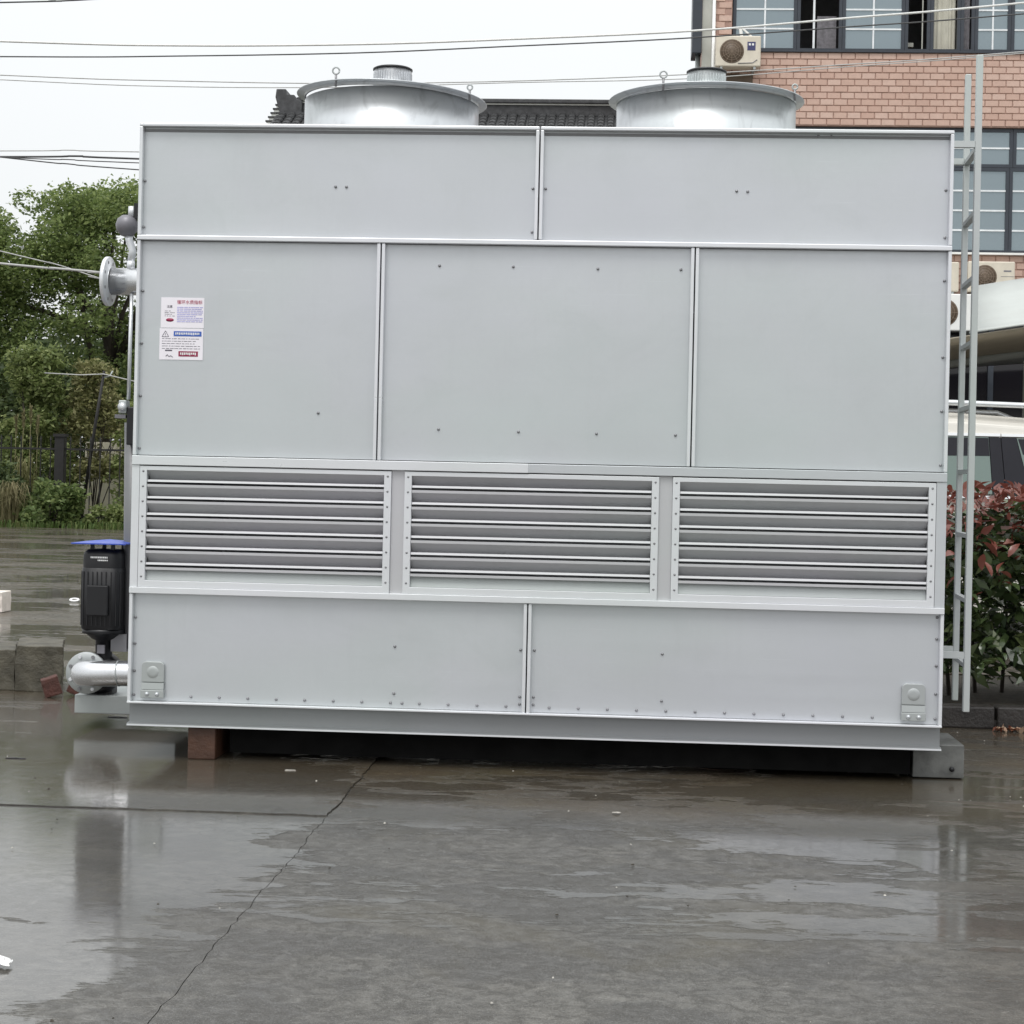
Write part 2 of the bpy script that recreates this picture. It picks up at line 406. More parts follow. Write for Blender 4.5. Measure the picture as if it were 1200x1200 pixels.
class MB:
    def __init__(self):
        self.v, self.f, self.sm = [], [], []
    def add(self, vs, fs, smooth=False):
        o = len(self.v)
        self.v += [tuple(p) for p in vs]
        self.f += [tuple(i + o for i in f) for f in fs]
        self.sm += [smooth] * len(fs)
        return self
    def box(self, x0, x1, y0, y1, z0, z1):
        return self.add([(x0, y0, z0), (x1, y0, z0), (x1, y1, z0), (x0, y1, z0), (x0, y0, z1), (x1, y0, z1), (x1, y1, z1), (x0, y1, z1)],
                        [(0, 3, 2, 1), (4, 5, 6, 7), (0, 1, 5, 4), (1, 2, 6, 5), (2, 3, 7, 6), (3, 0, 4, 7)])
    def bar(self, p, q, w, h=None, up=(0, 0, 1)):
        p, q = Vector(p), Vector(q)
        h = h or w
        d = (q - p).normalized()
        u = Vector(up)
        if abs(d.dot(u)) > 0.95:
            u = Vector((0, 1, 0))
        s = d.cross(u).normalized()
        u = s.cross(d).normalized()
        c = []
        for e in (p, q):
            for a, b in ((-1, -1), (1, -1), (1, 1), (-1, 1)):
                c.append(e + s * a * w / 2 + u * b * h / 2)
        return self.add(c, [(0, 1, 2, 3), (7, 6, 5, 4), (0, 4, 5, 1), (1, 5, 6, 2), (2, 6, 7, 3), (3, 7, 4, 0)])
    def tube(self, pts, r, n=12, cap=True, radii=None):
        pts = [Vector(p) for p in pts]
        rings = []
        prev = None
        for i, p in enumerate(pts):
            d = (pts[min(i + 1, len(pts) - 1)] - pts[max(i - 1, 0)]).normalized()
            if prev is None:
                a = Vector((0, 0, 1)) if abs(d.z) < 0.9 else Vector((1, 0, 0))
                s = d.cross(a).normalized()
            else:
                s = (prev - d * prev.dot(d)).normalized()
            prev = s
            t = d.cross(s)
            rr = radii[i] if radii else r
            rings.append([p + (s * math.cos(2 * math.pi * k / n) + t * math.sin(2 * math.pi * k / n)) * rr for k in range(n)])
        vs = [q for ring in rings for q in ring]
        fs = []
        for i in range(len(pts) - 1):
            for k in range(n):
                fs.append((i * n + k, i * n + (k + 1) % n, (i + 1) * n + (k + 1) % n, (i + 1) * n + k))
        self.add(vs, fs, True)
        if cap:
            o = len(self.v) - len(vs)
            self.f.append(tuple(range(o + n - 1, o - 1, -1)))
            self.f.append(tuple(range(o + (len(pts) - 1) * n, o + len(pts) * n)))
            self.sm += [False, False]
        return self
    def lathe(self, c, prof, n=32, axis='z', smooth=True):
        """prof: (radius, height) pairs along the axis from c"""
        vs, fs = [], []
        for r, h in prof:
            for k in range(n):
                a = 2 * math.pi * k / n
                x, y = r * math.cos(a), r * math.sin(a)
                p = {'z': (x, y, h), 'x': (h, x, y), 'y': (x, h, y)}[axis]
                vs.append((c[0] + p[0], c[1] + p[1], c[2] + p[2]))
        for i in range(len(prof) - 1):
            for k in range(n):
                q = (i * n + k, i * n + (k + 1) % n, (i + 1) * n + (k + 1) % n, (i + 1) * n + k)
                fs.append(q if axis != 'y' else q[::-1])
        return self.add(vs, fs, smooth)
    def prism(self, poly, y0, y1):
        """poly of (x, z) extruded along y"""
        n = len(poly)
        vs = [(x, y0, z) for x, z in poly] + [(x, y1, z) for x, z in poly]
        fs = [tuple(range(n)), tuple(range(2 * n - 1, n - 1, -1))]
        fs += [(i, i + n, (i + 1) % n + n, (i + 1) % n) for i in range(n)]
        return self.add(vs, fs)
    def profile_x(self, prof, x0, x1, t=0.0015):
        """open sheet: (y, z) polyline run along x, given a thickness"""
        n = len(prof)
        vs, fs = [], []
        for (y, z) in prof:
            vs += [(x0, y, z), (x1, y, z)]
        for (y, z) in prof:
            vs += [(x0, y + t, z + t * 0.4), (x1, y + t, z + t * 0.4)]
        for i in range(n - 1):
            fs.append((2 * i, 2 * i + 1, 2 * i + 3, 2 * i + 2))
            j = 2 * n + 2 * i
            fs.append((j, j + 2, j + 3, j + 1))
        fs.append((0, 2 * n, 2 * n + 1, 1))
        e = 2 * n - 2
        fs.append((e, e + 1, e + 2 * n + 1, e + 2 * n))
        return self.add(vs, fs)
    def mesh(self, name, off=(0, 0, 0)):
        me = bpy.data.meshes.new(name)
        me.from_pydata([(x - off[0], y - off[1], z - off[2]) for x, y, z in self.v], [], self.f)
        me.polygons.foreach_set('use_smooth', self.sm)
        me.update()
        return me
    def build(self, name, mat, parent=None, bevel=0, kind=None, label=None, origin=None):
        off = OFF.get(parent, (0, 0, 0)) if parent else (origin or (0, 0, 0))
        me = self.mesh(name, off)
        bm = bmesh.new()
        bm.from_mesh(me)
        bmesh.ops.recalc_face_normals(bm, faces=bm.faces)
        bm.to_mesh(me)
        bm.free()
        o = bpy.data.objects.new(name, me)
        COL.objects.link(o)
        me.materials.append(mat)
        if parent:
            o.parent = parent
        elif origin:
            o.location = origin
        OFF[o] = off
        if bevel:
            b = o.modifiers.new('bevel', 'BEVEL')
            b.width = bevel
            b.segments = 2
            b.limit_method = 'ANGLE'
        if kind:
            o['kind'] = kind
        if label:
            o['label'] = label
        return o

def thing(name, label, cat, loc, group=None):
    o = bpy.data.objects.new(name, None)
    COL.objects.link(o)
    o.location = loc
    o.empty_display_size = 0.2
    o['label'] = label
    o['category'] = cat
    if group:
        o['group'] = group
    OFF[o] = tuple(loc)
    return o

def tag(o, label, cat, group=None):
    o['label'] = label
    o['category'] = cat
    if group:
        o['group'] = group
    return o

def shared(name, me, parent, loc, rot=(0, 0, 0), scale=(1, 1, 1)):
    """object sharing mesh data, placed at a world point under an unrotated parent"""
    o = bpy.data.objects.new(name, me)
    COL.objects.link(o)
    off = OFF.get(parent, (0, 0, 0)) if parent else (0, 0, 0)
    o.location = (loc[0] - off[0], loc[1] - off[1], loc[2] - off[2])
    o.rotation_euler = rot
    o.scale = scale
    if parent:
        o.parent = parent
    return o

def structure(o):
    o['kind'] = 'structure'
    return o

def dome_bolts(points, parent, r=0.0070, h=0.006, mat=None, facing='y'):
    b = MB()
    for (x, y, z) in points:
        b.lathe((x, y, z), [(r, 0.0005), (r, -h * 0.5), (r * 0.6, -h), (0.0005, -h * 1.15)], 8, 'y')
    return b.build('bolts', mat or M['bolt'], parent, kind='stuff')

def text_mesh(name, body, size, mat, parent, loc, rot=(math.radians(90), 0, 0), extrude=0.0004, sx=1.0):
    cu = bpy.data.curves.new(name, 'FONT')
    cu.body = body
    cu.size = size
    cu.extrude = extrude
    cu.align_x = 'CENTER'
    cu.resolution_u = 2
    tmp = bpy.data.objects.new(name + '_curve', cu)
    COL.objects.link(tmp)
    bpy.context.view_layer.update()
    me = bpy.data.meshes.new_from_object(tmp)
    bpy.data.objects.remove(tmp)
    bpy.data.curves.remove(cu)
    me.materials.clear()
    me.materials.append(mat)
    o = shared(name, me, parent, loc, rot, (sx, 1, 1))
    o['kind'] = 'stuff'
    return o

# ================================================================== SETTING
# ---------------------------------------------------------------- ground sheet and concrete yard
ground = structure(MB().add([(-900, -300, -0.05), (900, -300, -0.05), (900, 1800, -0.05), (-900, 1800, -0.05)], [(0, 1, 2, 3)]).build('ground', M['earth']))

yard = structure(MB().box(-30, 30, -30, 29.3, -0.045, -0.0065).build('concrete_yard', M['silt']))
XJ = [-30, -14.8, -10.8, -6.8, -2.8, 1.17, 5.17, 9.2, 13.2, 30]
YJ = [-30, -16.2, -11.2, -6.2, -1.2, 3.8, 8.8, 13.8, 18.8, 23.8, 29.25]
_jr = random.Random(3)
_joint = {}
def joint_line(axis, c, a, b):
    """points from a to b along a slab joint; the same jagged line serves both neighbours"""
    key = (axis, c, a, b)
    if key not in _joint:
        near = (axis == 'y' and abs(c - 1.17) < 0.1 and b < 4.5) or (axis == 'x' and c == -1.2)
        n = max(2, int((b - a) / (0.045 if near else 0.35)))
        amp = 0.007 if near else 0.004
        w, pts = 0.0, []
        for i in range(n + 1):
            w = w * 0.55 + _jr.uniform(-amp, amp)
            pts.append((a + (b - a) * i / n, c + (w if 0 < i < n else 0)))
        _joint[key] = pts
    return _joint[key]
G = 0.0016
for i in range(len(XJ) - 1):
    for j in range(len(YJ) - 1):
        x0, x1, y0, y1 = XJ[i], XJ[i + 1], YJ[j], YJ[j + 1]
        def shift(pts, dx, dy, along):
            out = []
            for t, c in pts:
                x, y = (t, c) if along == 'x' else (c, t)
                out.append((min(max(x + dx, x0 + G), x1 - G) if along == 'x' else x + dx,
                            y + dy if along == 'x' else min(max(y + dy, y0 + G), y1 - G)))
            return out
        chip = lambda: _jr.uniform(0.7, 1.8)
        bot = shift(joint_line('x', y0, x0, x1), 0, G * chip(), 'x')
        rgt = shift(joint_line('y', x1, y0, y1), -G * chip(), 0, 'y')
        top = shift(joint_line('x', y1, x0, x1), 0, -G * chip(), 'x')[::-1]
        lft = shift(joint_line('y', x0, y0, y1), G * chip(), 0, 'y')[::-1]
        loop = bot[:-1] + rgt[:-1] + top[:-1] + lft[:-1]
        z = _jr.uniform(-0.003, 0.003)
        if j == 4 and i == 4: z = 0.003
        cx, cy = (x0 + x1) / 2, (y0 + y1) / 2
        n = len(loop)
        b = MB()
        b.add([(x, y, z) for x, y in loop] + [(x, y, z - 0.03) for x, y in loop],
              [tuple(range(n))] + [(k, k + n, (k + 1) % n + n, (k + 1) % n) for k in range(n)])
        b.build('slab', M['wet_concrete'], yard)

# ---------------------------------------------------------------- planted bed with kerb
bed = structure(MB().box(4.0, 12.0, 2.08, 3.9, 0.0, 0.09).build('planting_bed_soil', M['soil']))
kerb = structure(MB().box(4.0, 12.0, 1.97, 2.08, -0.01, 0.045).build('kerb', M['kerb']))
kr = random.Random(5)
for k in range(11):
    a = 3.735 + k * 0.75
    b = MB().box(max(a, 3.86) + 0.004, a + 0.74, 1.95 + kr.uniform(-.004, .004), 2.085, -0.005, 0.122 + kr.uniform(-.004, .004))
    b.build('kerb_stone', M['kerb'], kerb, bevel=0.012)
upper = structure(MB().box(4.0, 24.0, 3.9, 21.9, 0.004, 0.10).build('car_park', M['wet_concrete']))

# ---------------------------------------------------------------- brick building
BY = 22.0
bl = thing('brick_building', 'pink brick building with dark framed windows behind the cooling tower', 'building', (9.4, BY, 0))
wall = MB()
for z0, z1 in ((4.2, 5.30), (7.47, 8.73), (10.9, 12.4)):
    wall.box(4.05, 16.0, BY, BY + 0.25, z0, z1)
wall.box(3.60, 4.05, BY - 0.001, BY + 0.25, 0, 12.4)
wall.box(3.60, 3.85, BY + 0.25, BY + 2.6, 0, 12.4)
wall.box(15.75, 16.0, BY + 0.25, BY + 2.6, 0, 12.4)
wall.box(3.85, 15.75, BY + 2.45, BY + 2.6, 0, 12.4)
wall_o = wall.build('wall', M['mortar'], bl, kind='stuff')
for z in (4.25, 7.75, 10.95):
    MB().box(3.86, 15.74, BY + 0.26, BY + 2.44, z, z + 0.2).build('floor_slab', M['plaster'], bl)
MB().box(3.5, 16.1, BY - 0.1, BY + 2.7, 12.4, 12.6).build('roof', M['plaster'], bl)
for z in (5.25, 8.68):
    MB().box(4.06, 15.9, BY + 2.2, BY + 2.28, z, z + 2.3).build('room_partition', M['inside'], bl)
# bricks: those in view one by one, the rest as one field
BW, BH = 0.2315, 0.1125
b0 = MB()
ch = 0.006
b0.add([(-BW/2+.005, 0, -BH/2+.005), (BW/2-.005, 0, -BH/2+.005), (BW/2-.005, 0, BH/2-.005), (-BW/2+.005, 0, BH/2-.005),
        (-BW/2+.005+ch, -.014, -BH/2+.005+ch), (BW/2-.005-ch, -.014, -BH/2+.005+ch), (BW/2-.005-ch, -.014, BH/2-.005-ch), (-BW/2+.005+ch, -.014, BH/2-.005-ch)],
       [(4, 5, 6, 7), (0, 1, 5, 4), (1, 2, 6, 5), (2, 3, 7, 6), (3, 0, 4, 7)])
bmesh_brick = b0.mesh('brick')
bmesh_brick.materials.append(M['brick'])
field = MB()
br = random.Random(9)
n_obj = 0
def lay(xa, xb, z0, z1, view=None):
    global n_obj
    rows = int((z1 - z0) / BH)
    for r in range(rows):
        z = z0 + (z1 - z0) * (r + 0.5) / rows
        x = xa + (BW / 2 if r % 2 == 0 else 0)
        xs = []
        if r % 2:
            pass
        while x + BW / 2 <= xb + 0.02:
            xs.append(x); x += BW
        for x in xs:
            if x - BW / 2 < xa - 0.02: 
                continue
            if view and view(x, z) and n_obj < 300:
                shared('brick', bmesh_brick, wall_o, (x, BY - 0.0005 - br.uniform(0, .003), z)); n_obj += 1
            else:
                field.add([(p[0] + x, p[1] + BY - 0.001, p[2] + z) for p in b0.v], b0.f)
lay(4.07, 15.95, 7.48, 8.72, lambda x, z: 4.3 < x < 9.4)
lay(3.70, 4.05, 8.0, 10.6, lambda x, z: 8.2 < z < 9.9)
lay(7.2, 15.95, 4.22, 5.29, lambda x, z: x < 9.3 and z > 4.5)
lay(4.07, 7.2, 4.22, 5.29)
lay(4.07, 15.95, 10.92, 12.38)
lay(3.70, 4.05, 4.3, 8.0)
field.build('brick_field', M['brick'], bl, kind='stuff')
MB().box(4.0, 16.0, BY - 0.10, BY, 5.295, 5.33).build('sill', M['white_paint'], bl)
MB().box(4.05, 16.0, BY - 0.05, BY, 8.725, 8.755).build('sill', M['frame'], bl)

def window(x0, x1, z0, z1, cols, rows, state='glass', y=BY + 0.06):
    fw = 0.055
    f = MB()
    # one continuous ring frame
    f.add([(x0, y, z0), (x1, y, z0), (x1, y, z1), (x0, y, z1), (x0 + fw, y, z0 + fw), (x1 - fw, y, z0 + fw), (x1 - fw, y, z1 - fw), (x0 + fw, y, z1 - fw),
           (x0, y + .06, z0), (x1, y + .06, z0), (x1, y + .06, z1), (x0, y + .06, z1), (x0 + fw, y + .06, z0 + fw), (x1 - fw, y + .06, z0 + fw), (x1 - fw, y + .06, z1 - fw), (x0 + fw, y + .06, z1 - fw)],
          [(0, 1, 5, 4), (1, 2, 6, 5), (2, 3, 7, 6), (3, 0, 4, 7), (8, 12, 13, 9), (9, 13, 14, 10), (10, 14, 15, 11), (11, 15, 12, 8),
           (4, 5, 13, 12), (5, 6, 14, 13), (6, 7, 15, 14), (7, 4, 12, 15), (0, 8, 9, 1), (1, 9, 10, 2), (2, 10, 11, 3), (3, 11, 8, 0)])
    w = f.build('window', M['frame'], bl)
    if state == 'glass':
        MB().box(x0 + fw, x1 - fw, y + 0.028, y + 0.036, z0 + fw, z1 - fw).build('pane', M['pane'], w)
        for c in range(1, cols):
            x = x0 + fw + (x1 - x0 - 2 * fw) * c / cols
            MB().box(x - .014, x + .014, y + 0.012, y + 0.028, z0 + fw, z1 - fw).build('muntin', M['muntin'], w)
        for r in range(1, rows):
            z = z0 + fw + (z1 - z0 - 2 * fw) * r / rows
            MB().box(x0 + fw, x1 - fw, y + 0.010, y + 0.027, z - .014, z + .014).build('muntin', M['muntin'], w)
    elif state in ('curtain', 'curtain_grey'):
        c = MB()
        n = 24
        vs = []
        for i in range(n + 1):
            x = x0 + fw + (x1 - x0 - 2 * fw) * i / n
            yy = y + 0.16 + 0.02 * math.sin(i * 1.9) + 0.01 * math.sin(i * 0.7)
            vs += [(x, yy, z0 + 0.04), (x, yy, z1 - 0.04)]
        c.add(vs, [(2 * i, 2 * i + 2, 2 * i + 3, 2 * i + 1) for i in range(n)], True)
        c.build('curtain', M[state], w)
    return w
ZT0, ZT1 = 8.757, 10.88
window(4.07, 5.16, ZT0, ZT1, 2, 6)
w2 = window(5.165, 5.93, ZT0, ZT1, 1, 1, 'open')
MB().box(5.55, 5.88, BY + 0.5, BY + 0.55, ZT0 + 0.02, ZT0 + 0.72).build('curtain', M['curtain_grey'], w2)
MB().box(5.44, 5.475, BY + 0.13, BY + 0.16, ZT0 + 0.056, ZT1 - 0.056).build('sash_stile', M['muntin'], w2)
window(5.935, 6.99, ZT0, ZT1, 2, 6)
w3 = window(6.995, 7.42, ZT0, ZT1, 1, 1, 'open')
MB().box(7.29, 7.31, BY + 0.13, BY + 0.15, ZT0 + 0.056, ZT1 - 0.056).build('sash_stile', M['plaster'], w3)
MB().box(7.08, 7.18, BY + 0.30, BY + 0.36, ZT0 + 0.15, ZT0 + 0.22).build('label_plate', M['plaster'], w3)
window(7.425, 7.93, ZT0, ZT1, 1, 1, 'curtain')
window(7.935, 8.17, ZT0, ZT1, 1, 1, 'curtain_grey')
window(8.175, 8.78, ZT0, ZT1, 2, 6)
window(8.785, 9.8, ZT0, ZT1, 2, 6)
for k in range(5):
    window(9.805 + k * 1.2, 11.0 + k * 1.2, ZT0, ZT1, 2, 6)
# lower storey: a transom row over tall lights
XS = [4.07, 5.25, 6.45, 7.70, 8.86, 10.0, 11.2, 12.4, 13.6, 14.8, 15.9]
for a, b in zip(XS[:-1], XS[1:]):
    window(a, b - .005, 6.80, 7.46, 1, 2)
for k in range(5):
    a = 4.07 + k * 2.37
    window(a, a + 0.9, 5.335, 6.795, 2, 4)
    window(a + 0.905, a + 2.365, 5.335, 6.795, 2, 4)
# ground floor shop front in the shade
for k in range(8):
    a = 4.07 + k * 1.48
    f = MB().box(a, a + 0.09, BY + 0.02, BY + 0.14, 0.1, 4.2).build('shop_mullion', M['frame'], bl)
    MB().box(a + 0.091, a + 1.478, BY + 0.07, BY + 0.09, 0.1, 4.2).build('shop_pane', M['dark_glass'], bl)
# corner: render strip, downpipe, dark sheet panel
MB().box(3.54, 3.70, BY - 0.06, BY - 0.003, 0, 12.4).build('render_strip', M['plaster'], bl)
MB().tube([(3.735, BY - 0.07, 0), (3.735, BY - 0.07, 12.3)], 0.032, 10).build('downpipe', M['white_paint'], bl)
MB().tube([(3.48, BY + 0.1, 0), (3.48, BY + 0.1, 8.68)], 0.045, 10).build('downpipe', M['galv_grey'], bl)
MB().box(3.37, 3.535, BY - 0.10, BY + 0.5, 8.68, 12.2).build('dark_side_panel', M['frame'], bl, bevel=0.01)

def ac_unit(name, label, x, z, w, h, y, front='badge', body='ac_cream'):
    t = thing(name, label, 'air conditioner', (x + w / 2, y + 0.14, z), 'air conditioners on the brick building')
    MB().box(x, x + w, y, y + 0.28, z, z + h).build('casing', M[body], t, bevel=0.02)
    r = min(h * 0.39, w * 0.27)
    cx, cz = x + w * 0.36, z + h * 0.49
    g = MB().lathe((cx, y - 0.004, cz), [(r, 0.003), (r, -.001), (0.001, -.002)], 36, 'y').build('fan_grille', M['ac_brown'], t)
    for q in range(4):
        rr = r * (0.32 + 0.2 * q)
        MB().lathe((cx, y - .008, cz), [(rr, 0), (rr + .007, -.003), (rr + .007, .002), (rr, .002)], 32, 'y').build('grille_ring', M['ac_wire'], g)
    for q in range(6):
        a = q * math.pi / 6
        MB().bar((cx - r * math.cos(a), y - .008, cz - r * math.sin(a)), (cx + r * math.cos(a), y - .008, cz + r * math.sin(a)), .006, .006, (0, 1, 0)).build('grille_spoke', M['ac_wire'], g)
    if front == 'badge':
        bd = MB().box(x + w * .70, x + w * .88, y - .004, y + .002, z + h * .52, z + h * .80).build('badge', M['badge'], t)
        MB().box(x + w * .73, x + w * .775, y - .006, y - .0035, z + h * .68, z + h * .75).build('badge_print', M['white_print'], bd)
        MB().box(x + w * .80, x + w * .845, y - .006, y - .0035, z + h * .68, z + h * .75).build('badge_print', M['white_print'], bd)
        MB().tube([(x + w * .5, y - .006, z + .05), (x + w * .82, y - .006, z + .06), (x + w * .92, y - .006, z + h * .22)], .007, 6).build('trim_line', M['vent_grey'], t)
    elif front == 'plate':
        MB().box(x + w * .76, x + w * .92, y - .003, y + .002, z + h * .66, z + h * .71).build('print', M['vent_grey'], t)
        MB().box(x + w * .70, x + w * .985, y - .003, y + .002, z + h * .50, z + h * .512).build('trim_line', M['vent_grey'], t)
    for xx in (x + .1, x + w - .1):
        MB().box(xx - .02, xx + .02, y + .02, BY, z - .04, z).build('bracket', M['galv_grey'], t)
    return t
a1 = ac_unit('air_conditioner', 'cream air conditioner with brown fan at the upper corner of the brick building', 3.76, 8.38, 0.76, 0.52, BY - 0.42)
MB().bar((4.20, BY - .30, 8.90), (4.17, BY - .30, 9.08), .05, .03).build('white_strut', M['white_paint'], a1)
MB().bar((4.38, BY - .30, 8.90), (4.18, BY - .30, 9.08), .035, .03).build('white_strut', M['white_paint'], a1)
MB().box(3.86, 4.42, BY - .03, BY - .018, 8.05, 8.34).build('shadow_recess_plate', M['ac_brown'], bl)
ac_unit('air_conditioner', 'white air conditioner under the lower sill, right of the ladder top', 8.05, 4.63, 0.78, 0.51, BY - 0.42, 'plate')
ac_unit('air_conditioner', 'small beige air conditioner between the tower edge and the ladder, under the lower windows', 7.12, 4.62, 0.78, 0.50, BY - 0.45, None)
ac_unit('air_conditioner', 'white air conditioner with round brown fan just above the carport roof by the ladder', 7.35, 3.96, 0.86, 0.62, BY - 0.48, None, 'white_paint')

# ---------------------------------------------------------------- tiled house behind
h = thing('tiled_house', 'old house with black clay tile roof showing between the two fans', 'house', (-1.0, 28.0, 0))
MB().box(-4.9, 5.2, 25.6, 30.4, 0, 7.7).build('wall', M['lime'], h)
rf = MB()
rf.add([(-5.0, 25.0, 7.35), (5.4, 25.0, 7.35), (5.4, 28.0, 8.86), (-5.0, 28.0, 8.86), (5.4, 31.0, 7.35), (-5.0, 31.0, 7.35),
        (-5.0, 25.0, 7.25), (5.4, 25.0, 7.25), (5.4, 31.0, 7.25), (-5.0, 31.0, 7.25)],
       [(0, 1, 2, 3), (3, 2, 4, 5), (0, 6, 7, 1), (4, 8, 9, 5), (0, 3, 5, 9, 6), (1, 7, 8, 4, 2), (6, 9, 8, 7)])
roof_o = rf.build('roof', M['roof_tile'], h)
# courses of overlapping tiles, too fine to tell apart: one joined part
tl = MB()
for ix in range(52):
    x = -4.95 + ix * 0.2
    for iy in range(15):
        t0, t1 = iy / 15, (iy + 1.15) / 15
        y0, y1 = 25.0 + 3 * t0, 25.0 + 3 * min(1, t1)
        z0, z1 = 7.35 + 1.51 * t0 + .045, 7.35 + 1.51 * min(1, t1) + .012
        vs = []
        for y, z in ((y0, z0), (y1, z1)):
            for a in range(5):
                an = math.pi * a / 4
                vs.append((x + .1 - .075 * math.cos(an), y, z + .055 * math.sin(an)))
        tl.add(vs, [(k, k + 1, k + 6, k + 5) for k in range(4)] + [(0, 1, 2, 3, 4)], False)
tl.build('tile_courses', M['roof_tile'], roof_o, kind='stuff')
rg = MB().box(-4.6, 5.4, 27.87, 28.13, 8.80, 9.02).build('ridge', M['ridge_tile'], h)
MB().box(-4.55, 5.4, 27.84, 28.16, 9.021, 9.05).build('ridge_course', M['lime'], rg)
MB().box(-4.58, 5.4, 27.80, 28.20, 9.051, 9.14).build('ridge_cap', M['ridge_tile'], rg, bevel=0.02)
# stepped ridge end with striped tiles
MB().prism([(-5.0, 9.29), (-5.02, 9.12), (-4.97, 8.95), (-4.9, 8.72), (-4.46, 8.72), (-4.46, 9.04), (-4.58, 9.09), (-4.62, 9.17), (-4.78, 9.18), (-4.80, 9.29)][::-1], 27.75, 28.25).build('ridge_end', M['ridge_tile'], h, bevel=0.015)
for k in range(5):
    zz = 8.98 - k * 0.085
    MB().box(-5.02 - k * .05, -4.90, 27.76, 28.24, zz - .03, zz).build('end_tile', M['roof_tile'], h)
    MB().box(-5.00 - k * .05, -4.90, 27.78, 28.22, zz - .083, zz - .031).build('end_mortar', M['lime'], h)

# ---------------------------------------------------------------- carport and van on the right
cp = thing('carport', 'white membrane carport roof behind the ladder', 'carport', (9.0, 8.0, 0.1))
def arch(x):
    t = (x - 4.2) / 9.0
    return 2.43 + 1.75 * t - 1.05 * t * t
cm, cu_ = MB(), MB()
nx = 28
xs = [5.13 + 8.37 * i / nx for i in range(nx + 1)]
vs, fs = [], []
for x in xs:
    z = arch(x)
    for k in range(7):
        t = k / 6
        vs.append((x + 0.59 * t * (1 - (x - 5.13) / 8.37), 6.0 + 3.0 * t, z + 0.02 + 0.70 * t - 0.12 * math.sin(math.pi * t)))
for i in range(nx):
    for k in range(6):
        a = i * 7 + k
        fs.append((a, a + 7, a + 8, a + 1))
cm.add(vs, fs, True)
xs = [3.9 + 9.6 * i / nx for i in range(nx + 1)]
co = cm.build('membrane_roof', M['membrane'], cp)
sol = co.modifiers.new('solid', 'SOLIDIFY'); sol.thickness = 0.012; sol.offset = -1
vs, fs = [], []
for x in xs:
    z = arch(x)
    for k in range(7):
        t = k / 6
        vs.append((x, 6.02 + 4.6 * t, z - 0.004 + 0.015 * t - 0.05 * math.sin(math.pi * t)))
for i in range(nx):
    for k in range(6):
        a = i * 7 + k
        fs.append((a, a + 7, a + 8, a + 1))
cu_.add(vs, fs, True)
co = cu_.build('membrane_lining', M['membrane_under'], cp)
sol = co.modifiers.new('solid', 'SOLIDIFY'); sol.thickness = 0.01; sol.offset = -1
vs = []
for x in xs:
    vs += [(x, 10.55, arch(x) + 0.010), (x, 10.58, arch(x) - 0.065 - 0.015 * math.sin((x - 4) * 1.2))]
co = MB().add(vs, [(2 * i, 2 * i + 2, 2 * i + 3, 2 * i + 1) for i in range(nx)], True).build('valance', M['membrane'], cp)
sol = co.modifiers.new('solid', 'SOLIDIFY'); sol.thickness = 0.01
vs = []
for x in xs:
    vs += [(x, 9.6, arch(x) + 0.10), (x, 20.9, arch(x) + 0.35), ]
co = MB().add(vs, [(2 * i, 2 * i + 2, 2 * i + 3, 2 * i + 1) for i in range(nx)], True).build('rear_roof', M['membrane'], cp)
sol = co.modifiers.new('solid', 'SOLIDIFY'); sol.thickness = 0.02
for px in (8.6, 12.6):
    MB().tube([(px, 8.9, 0.1), (px, 8.9, arch(px) + 0.70)], 0.07, 12).build('post', M['white_paint'], cp)
    MB().tube([(px, 19.5, 0.1), (px, 19.5, arch(px) + 0.88)], 0.07, 12).build('post', M['white_paint'], cp)

VX, VY, VZ = 2.35, 5.5, 0.10
van = thing('parked_van', 'pearl white van with dark windows parked behind the red tipped hedge', 'van', (VX + 2.4, VY + 0.95, VZ))
def van_loft(profile, ys):
    """side outline swept across the width, pulled in with height (tumblehome)"""
    vs, fs = [], []
    n = len(profile)
    for yv in ys:
        for (x, z) in profile:
            tuck = max(0, z - 1.05) * 0.20
            yy = yv
            if yv < 0.95: yy = yv + tuck * (1 - yv / 0.95)
            else: yy = yv - tuck * ((yv - 0.95) / 0.95)
            drop = 0.10 * ((abs(yv - 0.95) / 0.95) ** 6) if z > 1.7 else 0
            vs.append((VX + x, VY + yy, VZ + z - drop))
    for i in range(len(ys) - 1):
        for k in range(n):
            fs.append((i * n + k, i * n + (k + 1) % n, (i + 1) * n + (k + 1) % n, (i + 1) * n + k))
    fs.append(tuple(range(n)))
    fs.append(tuple(range(len(ys) * n - 1, (len(ys) - 1) * n - 1, -1)))
    return MB().add(vs, fs, False)
prof = [(0.05, 0.35), (0.0, 0.7), (0.05, 1.1), (0.22, 1.72), (0.42, 1.83), (1.3, 1.87), (2.6, 1.87), (3.5, 1.82), (4.1, 1.52), (4.5, 1.15), (5.1, 1.02), (5.25, 0.8), (5.26, 0.35), (4.7, 0.28), (0.5, 0.28)]
van_loft(prof, [0, 0.06, 0.25, 0.6, 0.95, 1.3, 1.65, 1.84, 1.9]).build('body', M['van_paint'], van, bevel=0.015)
def side_y(z): return VY + max(0, z - 1.05) * 0.20
def glass(name, poly, mat, proud=0.012):
    b = MB()
    n = len(poly)
    vs = [(VX + x, side_y(z) - proud, VZ + z) for x, z in poly] + [(VX + x, side_y(z) + 0.02, VZ + z) for x, z in poly]
    b.add(vs, [tuple(range(n))] + [(i, i + n, (i + 1) % n + n, (i + 1) % n) for i in range(n)])
    return b.build(name, mat, van)
glass('window', [(0.42, 1.22), (1.33, 1.22), (1.33, 1.66), (0.52, 1.66)], M['car_glass'])
glass('window', [(1.40, 1.22), (2.83, 1.22), (2.81, 1.66), (1.40, 1.66)], M['car_glass'])
